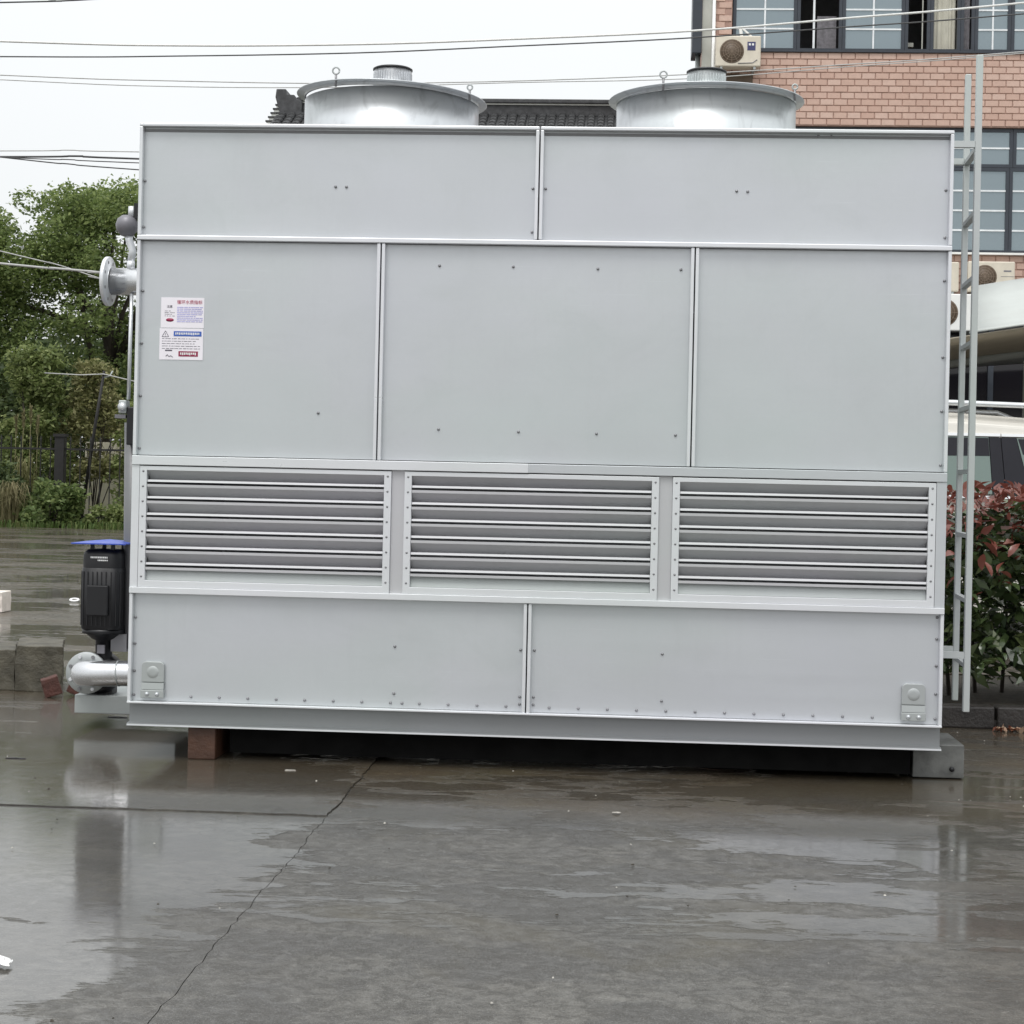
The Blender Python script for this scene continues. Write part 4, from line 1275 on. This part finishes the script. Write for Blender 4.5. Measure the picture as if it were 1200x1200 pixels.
# shell: sides, back, roof, basin floor
MB().box(0.002, 0.012, 0.032, D - .003, 0.27, 3.0).build('side_wall', M['galv'], ct)
MB().box(W - 0.012, W - 0.002, 0.032, D - .003, 0.27, 3.0).build('side_wall', M['galv'], ct)
MB().box(0.0, W, D, D + .01, 0.27, 3.02).build('back_wall', M['galv'], ct)
MB().box(0.012, W - .012, 0.03, D - .003, 2.985, 2.997).build('roof_sheet', M['galv_dark'], ct)
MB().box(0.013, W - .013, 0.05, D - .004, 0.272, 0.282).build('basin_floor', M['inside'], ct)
MB().box(0.47, 3.70, 0.13, D - .12, 0.025, 0.258).build('gap_blocker', M['gap_shade'], ct)  # added box: blocks light from behind and darkens the gap under the tower
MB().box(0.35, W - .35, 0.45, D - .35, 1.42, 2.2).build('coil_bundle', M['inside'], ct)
# base frame: front and back channels, end channels
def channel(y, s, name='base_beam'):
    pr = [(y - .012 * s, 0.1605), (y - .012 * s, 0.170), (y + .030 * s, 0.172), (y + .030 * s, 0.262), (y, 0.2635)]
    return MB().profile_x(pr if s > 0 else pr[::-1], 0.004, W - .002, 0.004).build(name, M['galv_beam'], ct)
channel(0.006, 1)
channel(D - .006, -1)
MB().box(0.004, W - .002, -0.010, 0.05, 0.1595, 0.167).build('bottom_flange', M['galv_lip'], ct)
for x in (0.006, W - 0.016):
    MB().box(x, x + .01, 0.052, D - .03, 0.16, 0.262).build('base_beam', M['galv_bare'], ct)

# lifting lugs
for lx in (0.064, 3.637):
    w, zt, zb = 0.108, 0.462, 0.290
    pts = []
    for cx, cz, a0 in ((lx + w - .022, zt - .022, 0), (lx + .022, zt - .022, 90)):
        for k in range(6):
            a = math.radians(a0 + 18 * k)
            pts.append((cx + .022 * math.cos(a), cz + .022 * math.sin(a)))
    pts += [(lx, zt - .098), (lx + w, zt - .098)]
    lug = MB().prism(pts[::-1], 0.014, 0.0335).build('lifting_lug', M['galv_grey'], ct, bevel=0.003)
    MB().lathe((lx + w / 2, 0.0135, zt - .05), [(.030, .001), (.026, -.0015), (.012, -.0022), (.001, -.0022)], 20, 'y').build('boss', M['galv_grey'], lug)
    MB().add([(lx, .012, zt - .100), (lx + w, .012, zt - .100), (lx + w, .008, zt - .132), (lx, .008, zt - .132), (lx, .0265, zt - .100), (lx + w, .0265, zt - .100), (lx + w, .0265, zt - .132), (lx, .0265, zt - .132)],
             [(0, 3, 2, 1), (4, 5, 6, 7), (0, 1, 5, 4), (1, 2, 6, 5), (2, 3, 7, 6), (3, 0, 4, 7)]).build('wedge', M['galv_grey'], lug)
    ft = MB().box(lx - .002, lx + w + .002, .006, .0335, zt - .172, zt - .134).build('foot_plate', M['galv_grey'], lug, bevel=0.003)
    dome_bolts([(lx + .03, .006, zt - .153), (lx + w - .03, .006, zt - .153)], ft, 0.010, 0.008, M['galv'])

# notices stuck on the left panel
nt = MB().box(0.114, 0.322, 0.0318, 0.0338, 2.052, 2.196).build('notice', M['paper'], ct, label='white notice with red heading and lilac text')
text_mesh('heading', '循环水质指标', 0.0205, M['ink_red'], nt, (0.252, 0.0312, 2.167))
text_mesh('caution_word', '注意', 0.014, M['ink_black'], nt, (0.156, 0.0312, 2.148))
pr_ = random.Random(4)
def print_lines(parent, x0, x1, z0, z1, n, mat, thick, gap=0.15):
    b = MB()
    for k in range(n):
        z = z1 - (z1 - z0) * k / max(1, n - 1)
        x = x0
        end = x1 - (0 if pr_.random() < .6 else pr_.uniform(0, .45) * (x1 - x0))
        while x < end - .004:
            w = pr_.uniform(.006, .02)
            b.box(x, min(end, x + w), 0.0308, 0.0320, z - thick / 2, z + thick / 2)
            x += w + pr_.uniform(.001, .004) * (1 + 3 * gap)
    return b.build('small_print', mat, parent, kind='stuff')
print_lines(nt, 0.192, 0.316, 2.082, 2.150, 9, M['ink_lilac'], .0042, 0)
print_lines(nt, 0.132, 0.182, 2.108, 2.132, 4, M['ink_black'], .0016)
e = MB()
e.lathe((0.158, .0318, 2.089), [(0.019, 0.0004), (0.019, -.0006), (0.001, -.0006)], 24, 'y')
e.v = [(0.158 + (x - 0.158) * 1.0, y, 2.089 + (z - 2.089) * 0.45) for x, y, z in e.v]
e.build('red_seal', M['ink_maroon'], nt)
n2 = MB().box(0.110, 0.320, 0.0316, 0.0338, 1.900, 2.049).build('notice', M['paper'], ct, label='white warning notice with blue and red bars')
MB().box(0.178, 0.312, 0.0306, 0.0318, 2.012, 2.036).build('blue_bar', M['ink_blue'], n2)
MB().box(0.203, 0.297, 0.0306, 0.0318, 1.916, 1.941).build('red_bar', M['ink_maroon'], n2)
pr_b = MB()
for k in range(14):
    x = 0.186 + k * .0085
    pr_b.box(x, x + .0055, 0.0300, 0.0307, 2.018 + pr_.uniform(0, .003), 2.030)
pr_b.build('bar_print', M['white_print'], n2, kind='stuff')
pr_b = MB()
for k in range(9):
    x = 0.211 + k * .0088
    pr_b.box(x, x + .006, 0.0300, 0.0307, 1.922 + pr_.uniform(0, .004), 1.935)
pr_b.build('bar_print', M['white_print'], n2, kind='stuff')
tri = MB()
A, B, C_ = (0.138, 2.037), (0.122, 2.009), (0.154, 2.009)
for p, q in ((A, B), (B, C_), (C_, A)):
    tri.bar((p[0], .0310, p[1]), (q[0], .0310, q[1]), .0009, .0022)
tri.build('warning_triangle', M['ink_black'], n2, kind='stuff')
text_mesh('warning_mark', '!', 0.020, M['ink_black'], n2, (0.138, 0.0308, 2.0115))
print_lines(n2, 0.122, 0.306, 1.953, 2.000, 5, M['ink_black'], .0022)
MB().box(0.138, 0.172, 0.0306, 0.0318, 1.941, 1.947).build('dash_mark', M['ink_black'], n2)
sig = MB().tube([(0.142, .0308, 1.916), (0.150, .0308, 1.924), (0.156, .0308, 1.915), (0.166, .0308, 1.919), (0.176, .0308, 1.912)], .0016, 5)
sig.build('signature_mark', M['ink_black'], n2)

# fans on the roof
def fan(cx, r, lean):
    cy = 0.95
    n = 56
    prof = [(r, 2.99), (r, 3.318)]
    cyl = MB().lathe((cx, cy, 0), prof + [(r - .004, 3.317), (r - .004, 3.0)], n)
    f = cyl.build('fan_cylinder', M['galv_cowl'], ct)
    rim = MB().lathe((cx, cy, 0), [(r + .001, 3.322), (r + .003, 3.330), (r + .008, 3.334), (r + .040, 3.337), (r + .043, 3.3395), (r + .040, 3.343), (r - .004, 3.340), (r - .005, 3.32)], n)
    if lean:
        rim.v = [(x, y, z - lean * (x - cx)) for x, y, z in rim.v]
    rim.build('flared_rim', M['galv_cowl'], f)
    mo = MB().lathe((cx, cy, 0), [(0.100, 3.14), (0.100, 3.496), (0.001, 3.496)], 36).build('motor', M['galv_cowl'], f)
    MB().lathe((cx, cy, 0), [(0.101, 3.494), (0.104, 3.495), (0.104, 3.503), (0.095, 3.508), (0.001, 3.510)], 36).build('motor_cap', M['black'], mo)
    fins = MB()
    for k in range(40):
        a = 2 * math.pi * k / 40
        fins.bar((cx + .0995 * math.cos(a), cy + .0995 * math.sin(a), 3.30), (cx + .0995 * math.cos(a), cy + .0995 * math.sin(a), 3.477), .004, .006)
    fins.build('motor_fins', M['galv_cowl'], mo, kind='stuff')
    for a in (0, 90, 180, 270):
        c, s = math.cos(math.radians(a + 20)), math.sin(math.radians(a + 20))
        MB().bar((cx + .1 * c, cy + .1 * s, 3.16), (cx + (r - .006) * c, cy + (r - .006) * s, 3.16), .04, .04).build('motor_arm', M['galv_grey'], f)
    for k in range(4):
        a = math.radians(90 * k + 10)
        c, s = math.cos(a), math.sin(a)
        px, py = -s, c
        q = [(cx + .11 * c + px * .03, cy + .11 * s + py * .03, 3.10), (cx + (r - .02) * c + px * .10, cy + (r - .02) * s + py * .10, 3.07),
             (cx + (r - .02) * c - px * .06, cy + (r - .02) * s - py * .06, 3.13), (cx + .11 * c - px * .04, cy + .11 * s - py * .04, 3.14)]
        MB().add(q + [(x, y, z + .006) for x, y, z in q], [(0, 1, 2, 3), (7, 6, 5, 4), (0, 4, 5, 1), (1, 5, 6, 2), (2, 6, 7, 3), (3, 7, 4, 0)]).build('fan_blade', M['black'], f)
    for a, sc in ((242, 0.85), (332, 0.65)):
        c, s = math.cos(math.radians(a)), math.sin(math.radians(a))
        ex, ey = cx + (r + .03) * c, cy + (r + .03) * s
        ez = 3.343 - lean * (ex - cx)
        eye = MB().tube([(ex + .020 * sc * math.cos(t * math.pi / 8), ey, ez + .052 * sc + .020 * sc * math.sin(t * math.pi / 8)) for t in range(17)], .0045, 7)
        eo = eye.build('lifting_eye', M['galv_grey'], f)
        MB().tube([(ex, ey, ez - .035), (ex, ey, ez + .034 * sc)], .006, 7).build('eye_shank', M['bolt'], eo)
    return f
fan(1.075, 0.456, 0.035)
fan(2.716, 0.463, 0.0)

# left side: nozzle with flange, vent, pipes
nz = MB().tube([(0.0, 0.95, 2.366), (-0.405, 0.95, 2.366)], 0.072, 28).build('inlet_nozzle', M['galv_pipe'], ct)
MB().lathe((-0.43, 0.95, 2.366), [(0.060, 0), (0.128, 0), (0.131, .003), (0.131, .019), (0.128, .022), (0.073, .022), (0.073, .03)], 36, 'x').build('flange', M['galv_lip'], nz)
for k in range(8):
    a = 2 * math.pi * (k + .5) / 8
    MB().tube([(-0.432, .95 + .104 * math.cos(a), 2.366 + .104 * math.sin(a)), (-0.407, .95 + .104 * math.cos(a), 2.366 + .104 * math.sin(a))], .009, 8).build('bolt_hole', M['bolt'], nz)
MB().tube([(-.300, .95, 2.43), (-.300, .95, 2.475)], .022, 12).build('vent_socket', M['galv_lip'], nz)
av = MB().lathe((-.325, .95, 2.665), [(.001, -.06), (.032, -.055), (.056, -.025), (.060, .005), (.050, .035), (.028, .052), (.001, .055)], 20).build('air_vent', M['vent_grey'], ct)
MB().tube([(-.300, .95, 2.47), (-.292, .95, 2.53), (-.310, .95, 2.58), (-.318, .95, 2.615)], .020, 10).build('vent_pipe', M['galv_lip'], av)
MB().tube([(-.300, .95, 2.71), (-.300, .95, 2.765)], .020, 10).build('vent_cap', M['galv_lip'], av)
MB().box(-.285, -.24, .93, .97, 2.70, 2.78).build('vent_valve', M['black'], av)
MB().tube([(-.284, .92, 2.30), (-.288, .92, 1.74)], .010, 8).build('drain_pipe', M['galv_lip'], ct)
vb = MB().box(-.330, -.287, .88, .95, 1.665, 1.735).build('gauge_box', M['galv_grey'], ct, bevel=0.006)
MB().lathe((-.308, .878, 1.700), [(.020, .0), (.024, -.006), (.001, -.006)], 16, 'y').build('gauge_dial', M['galv_lip'], vb)
MB().box(-.350, -.292, .885, .945, 1.640, 1.660).build('gauge_foot', M['vent_grey'], vb)
MB().box(-.285, -.15, .88, .96, 1.50, 1.70).build('switch_box', M['black'], ct, bevel=0.006)
rp = MB().tube([(-.26, 1.0, .42), (-.27, 1.0, .95), (-.280, 1.0, 1.62)], .048, 18).build('riser_pipe', M['galv_dark'], ct)

# spray pump
PX, PY = -.405, .97
def squared(mb, k=4.0, push=1.0):
    out = []
    for x, y, z in mb.v:
        dx, dy = x - PX, y - PY
        r = math.hypot(dx, dy)
        if r > 1e-4:
            c, q = abs(dx / r), abs(dy / r)
            f = 1 + (1 / ((c ** k + q ** k) ** (1 / k)) - 1) * push
            dx, dy = dx * f, dy * f
        out.append((PX + dx, PY + dy, z))
    mb.v = out
    return mb
pump = squared(MB().lathe((PX, PY, 0), [(.106, .525), (.110, .53), (.110, .845), (.104, .85)], 48)).build('spray_pump', M['black'], ct, label='black boxy pump motor')
fins = MB()
for k in range(30):
    a = 2 * math.pi * k / 30
    c, s = math.cos(a), math.sin(a)
    f4 = 1 / ((abs(c) ** 4 + abs(s) ** 4) ** .25)
    fins.bar((PX + .1105 * f4 * c, PY + .1105 * f4 * s, .545), (PX + .1105 * f4 * c, PY + .1105 * f4 * s, .83), .005, .006)
fins.build('cooling_fins', M['black'], pump, kind='stuff')
squared(MB().lathe((PX, PY, 0), [(.106, .846), (.106, .915), (.098, .934), (.085, .944), (.001, .946)], 48)).build('fan_cowl', M['black'], pump)
MB().lathe((PX, PY, 0), [(.001, .498), (.115, .50), (.115, .522), (.100, .528)], 32).build('motor_flange', M['black'], pump)
MB().lathe((PX, PY, 0), [(.044, .36), (.044, .46), (.070, .475), (.098, .4985)], 24).build('lantern', M['black'], pump)
MB().box(PX + .045, PX + .13, PY - .03, PY + .05, .405, .498).build('shaft_guard', M['galv_dark'], pump)
MB().box(PX - .02, PX + .02, PY - .056, PY - .040, .395, .44).build('name_plate', M['vent_grey'], pump)
for dx, dy in ((-.055, -.06), (.055, -.06), (-.03, .07), (.08, .05)):
    MB().box(PX + dx - .010, PX + dx + .010, PY + dy - .006, PY + dy + .006, .938, .978).build('cover_post', M['black'], pump)
q = .145
MB().add([(PX - q, PY - q, .975), (PX + q, PY - q, .975), (PX + q, PY + q, .975), (PX - q, PY + q, .975), (PX - q, PY - q, .981), (PX + q, PY - q, .981), (PX + q, PY + q, .981), (PX - q, PY + q, .981), (PX + .02, PY, .998)],
         [(0, 3, 2, 1), (0, 1, 5, 4), (1, 2, 6, 5), (2, 3, 7, 6), (3, 0, 4, 7), (4, 5, 8), (5, 6, 8), (6, 7, 8), (7, 4, 8)]).build('rain_cover', M['blue'], pump)
tbx = MB().box(PX - .06, PX + .055, PY - .135, PY - .105, .60, .76).build('terminal_box', M['black'], pump, bevel=0.006)
# unreadable two line maker's print on the cowl
pb = MB()
for ln, (z, x0, x1, hgt) in enumerate(((.905, -.05, .045, .009), (.890, -.012, .045, .007))):
    x = x0
    while x < x1 - .004:
        w = pr_.uniform(.004, .009)
        sag = PY - .1065
        pb.box(PX + x, PX + x + w, sag - .001, sag + .001, z - hgt / 2, z + hgt / 2)
        x += w + .0022
pb.build('maker_print', M['white_print'], pump, kind='stuff')
vol = MB().lathe((PX - .02, PY + .03, .285), [(.001, -.075), (.085, -.07), (.110, -.04), (.110, .04), (.085, .07), (.001, .075)], 28, 'y').build('volute', M['black'], pump)
fl = MB().lathe((-.475, .90, .292), [(.062, -.002), (.108, -.004), (.111, 0), (.111, .014), (.062, .018)], 32, 'y').build('suction_flange', M['galv_grey'], pump)
for k in range(8):
    a = 2 * math.pi * (k + .5) / 8
    MB().tube([(-.475 + .091 * math.cos(a), .890, .292 + .091 * math.sin(a)), (-.475 + .091 * math.cos(a), .925, .292 + .091 * math.sin(a))], .0095, 8).build('flange_bolt', M['bolt'] if k % 2 else M['galv_lip'], pump)
el = [(-.475, .90, .292), (-.475, .86, .292)]
for k in range(7):
    a = math.pi / 2 * k / 6
    el.append((-.475 + .10 * (1 - math.cos(a)), .86 - .10 * math.sin(a), .294 + .012 * k / 6))
el += [(-.25, .758, .312), (0.002, .755, .318)]
MB().tube(el, .066, 24).build('suction_elbow', M['galv_pipe'], pump)
MB().tube([(-.262, .757, .3115), (-.256, .757, .3120)], .0675, 24).build('weld_ring', M['galv_grey'], pump)
# pump carrier tray
MB().box(-.545, .002, .93, 1.35, .075, .172).build('pump_carrier', M['galv_grey'], ct, bevel=0.004)
MB().box(-.50, -.36, .98, 1.08, .1725, .215).build('pump_foot', M['black'], ct)

# ladder on the right side
ld = MB().add([], []).box(3.961, 3.991, 0.235, 0.265, 0.31, 3.43).build('ladder', M['galv_ladder'], ct, bevel=0.003, label='near ladder rail')
MB().box(3.986, 4.014, 0.636, 0.664, 0.315, 3.43).build('ladder_rail', M['galv_ladder'], ld, bevel=0.003)
for k in range(9):
    z = 0.53 + 0.307 * k
    MB().bar((3.976, 0.266, z), (4.0, 0.635, z), 0.028, 0.020).build('rung', M['galv_grey'], ld)
for z in (0.578, 3.005):
    MB().bar((W - .002, 0.25, z), (3.960, 0.25, z), 0.030, 0.030).build('bracket', M['galv_ladder'], ld)
    MB().bar((W - .002, 0.65, z - .01), (3.985, 0.65, z - .01), 0.030, 0.030).build('bracket', M['galv_ladder'], ld)
MB().lathe((W + .012, .3, 2.50), [(.001, -.02), (.016, -.012), (.016, .012), (.001, .02)], 12).build('side_bolt', M['galv_lip'], ct)

# ================================================================== LOOSE THINGS
tb = tag(MB().box(0.292, 0.425, 0.02, 0.42, 0.002, 0.158).build('timber_block', M['timber'], bevel=0.008, origin=(.36, .22, 0)), 'red brown timber block propping the left front of the tower', 'timber block', 'supports under the tower')
sb = tag(MB().box(3.722, 3.962, 0.19, 0.60, 0.002, 0.158).build('steel_block', M['steel_block'], bevel=0.004, origin=(3.84, .4, 0)), 'grey stained steel block under the right front corner of the tower', 'steel block', 'supports under the tower')
MB().lathe((3.905, .186, .045), [(.001, -.006), (.012, -.004), (.012, .004)], 10, 'y').build('bolt_hole', M['black'], sb)
def rough_block(name, x0, x1, y0, y1, z1, mat, label, cat, seed, skew=0.0, amp=0.008, group=None):
    rr = random.Random(seed)
    nx, ny, nzz = 6, 6, 5
    bm = bmesh.new()
    bmesh.ops.create_cube(bm, size=1)
    bmesh.ops.subdivide_edges(bm, edges=bm.edges, cuts=4, use_grid_fill=True)
    for v in bm.verts:
        x = x0 + (v.co.x + .5) * (x1 - x0) + skew * (v.co.y + .5)
        y = y0 + (v.co.y + .5) * (y1 - y0)
        z = (v.co.z + .5) * z1
        edge = sum(abs(abs(c) - .5) < 1e-4 for c in v.co)
        a = amp * (0.9 if edge >= 2 else 0.3)
        v.co = (x + rr.uniform(-a, a), y + rr.uniform(-a, a), z + (rr.uniform(-a, a * .5) if z > .001 else 0.002))
    me = bpy.data.meshes.new(name)
    c = ((x0 + x1) / 2, (y0 + y1) / 2, 0)
    for v in bm.verts:
        v.co = (v.co.x - c[0], v.co.y - c[1], v.co.z - c[2])
    bm.to_mesh(me); bm.free()
    me.materials.append(mat)
    o = bpy.data.objects.new(name, me)
    COL.objects.link(o)
    o.location = c
    b = o.modifiers.new('bevel', 'BEVEL'); b.width = 0.006; b.segments = 2; b.limit_method = 'ANGLE'
    return tag(o, label, cat, group)
rough_block('concrete_block', -1.335, -1.045, 2.27, 2.75, 0.285, M['concrete_block'], 'larger mossy concrete block left of the pump, beside the broken bricks', 'concrete block', 1, -0.15, group='concrete blocks by the pump')
rough_block('concrete_block', -1.60, -1.348, 2.30, 2.75, 0.250, M['concrete_block'], 'concrete block at the left picture edge, next to the larger mossy one', 'concrete block', 2, -0.15, group='concrete blocks by the pump')
b1 = rough_block('broken_brick', -1.075, -0.975, 2.02, 2.10, 0.115, M['red_brick'], 'upright broken red brick leaning by the concrete block', 'brick', 3, 0.0, 0.003, 'broken bricks')
b1.rotation_euler = (0, -0.30, 0.4); b1.location.z = 0.012
b2 = rough_block('broken_brick', -0.985, -0.905, 2.12, 2.20, 0.095, M['red_brick'], 'small broken red brick between the upright brick and the pump carrier', 'brick', 4, 0.0, 0.003, 'broken bricks')
b2.rotation_euler = (0, 0.45, 0.2); b2.location.z = 0.014
rough_block('foam_box', -3.75, -3.395, 7.75, 8.0, 0.19, M['foam'], 'off white foam box at the left picture edge on the wet yard', 'box', 5, 0, 0.004)
MBr = MB().lathe((0, 0, 0), [(.045, 0), (.075, .0), (.08, .008), (.075, .018), (.045, .018), (.042, .008), (.045, 0)], 24)
ro = MBr.build('plastic_ring', M['litter_white'])
ro.scale = (.65, .65, .65); ro.location = (-3.20, 9.3, 0.012); ro.rotation_euler = (0.25, 0, 0.2)
tag(ro, 'small white plastic ring on the wet yard left of the pump motor', 'ring')

# crumpled white scrap near the left edge and flat dark scraps
def scrap(name, x, y, sx, sy, sz, mat, label, seed):
    rr = random.Random(seed)
    n = 7
    vs, fs = [], []
    for i in range(n):
        for k in range(n):
            u, v = i / (n - 1) - .5, k / (n - 1) - .5
            e = 1 - max(abs(u), abs(v)) * 1.7
            vs.append((u * sx + rr.uniform(-.1, .1) * sx, v * sy + rr.uniform(-.1, .1) * sy, .004 + max(0, e) * sz + rr.uniform(0, .25) * sz))
    for i in range(n - 1):
        for k in range(n - 1):
            a = i * n + k
            fs.append((a, a + n, a + n + 1, a + 1))
    o = MB().add(vs, fs, False).build(name, mat)
    o.location = (x, y, 0.001)
    so = o.modifiers.new('solid', 'SOLIDIFY'); so.thickness = 0.002
    return tag(o, label, 'litter', 'litter on the yard')
scrap('plastic_scrap', 0.63, -3.44, 0.075, 0.05, 0.022, M['litter_white'], 'crumpled white plastic scrap on wet concrete at the lower left edge', 1)
scrap('plastic_scrap', 0.60, -3.98, 0.06, 0.03, 0.006, M['litter_white'], 'flat white scrap at the left edge, nearest the camera', 2)
scrap('plastic_scrap', 0.83, -0.20, 0.045, 0.022, 0.003, M['pebble'], 'small pale scrap on the wet concrete right of the timber block', 3)
scrap('plastic_scrap', 2.33, -0.95, 0.032, 0.018, 0.003, M['pebble'], 'tiny pale scrap on the concrete below the middle of the tower', 7)
scrap('rubber_scrap', -0.49, -0.12, 0.085, 0.018, 0.004, M['dark_rubber'], 'short black rubber strip at the left edge of the wet concrete', 4)
scrap('rubber_scrap', -0.42, 1.30, 0.10, 0.02, 0.005, M['dark_rubber'], 'short black strip on the wet ground in front of the pump carrier', 5)

dr = random.Random(17)
def grit(name, pts, smin, smax, mat, label):
    b = MB()
    for x, y in pts:
        s = dr.uniform(smin, smax)
        vs = [(x + s * dr.uniform(.5, 1) * math.cos(a), y + s * dr.uniform(.5, 1) * math.sin(a), 0.003) for a in (0.2, 1.5, 2.7, 4.0, 5.2)]
        top = [(x + (p[0] - x) * .6, y + (p[1] - y) * .6, .003 + s * dr.uniform(.25, .7)) for p in vs]
        b.add(vs + top, [(5, 6, 7, 8, 9)] + [(i, (i + 1) % 5, (i + 1) % 5 + 5, i + 5) for i in range(5)])
    o = b.build(name, mat, kind='stuff')
    o['label'] = label
    return o
grit('pale_grit', [(dr.uniform(-1, 5), -6 + 6.0 * dr.random() ** .8) for _ in range(55)] + [(dr.uniform(-8, -.6), dr.uniform(1, 16)) for _ in range(120)] + [(dr.uniform(3.9, 6), dr.uniform(-.5, 1.9)) for _ in range(40)], .002, .007, M['pebble'], 'scattered pale grit on the wet concrete')
grit('dark_grit', [(dr.uniform(-1, 5), -6 + 6.0 * dr.random() ** .8) for _ in range(60)] + [(dr.uniform(-4, -.6), dr.uniform(1, 8)) for _ in range(60)], .002, .009, M['soil'], 'scattered dark grit on the wet concrete')
lv = np.array([(4.45 + abs(hr.normal()) * 0.35, 1.90 - abs(hr.normal()) * 0.035, 0.012) for _ in range(110)])
lo = bpy.data.objects.new('fallen_leaves', leaf_mesh('fallen_leaves', lv, 0.045, foliage('fallen leaf mix', (0.13, 0.035, 0.02), (0.26, 0.11, 0.06), (0.55, 0.42, 0.30), .5, .1), 0.5, 1.2))
COL.objects.link(lo)
lo['kind'] = 'stuff'
lo['label'] = 'red and tan fallen leaves along the foot of the kerb'
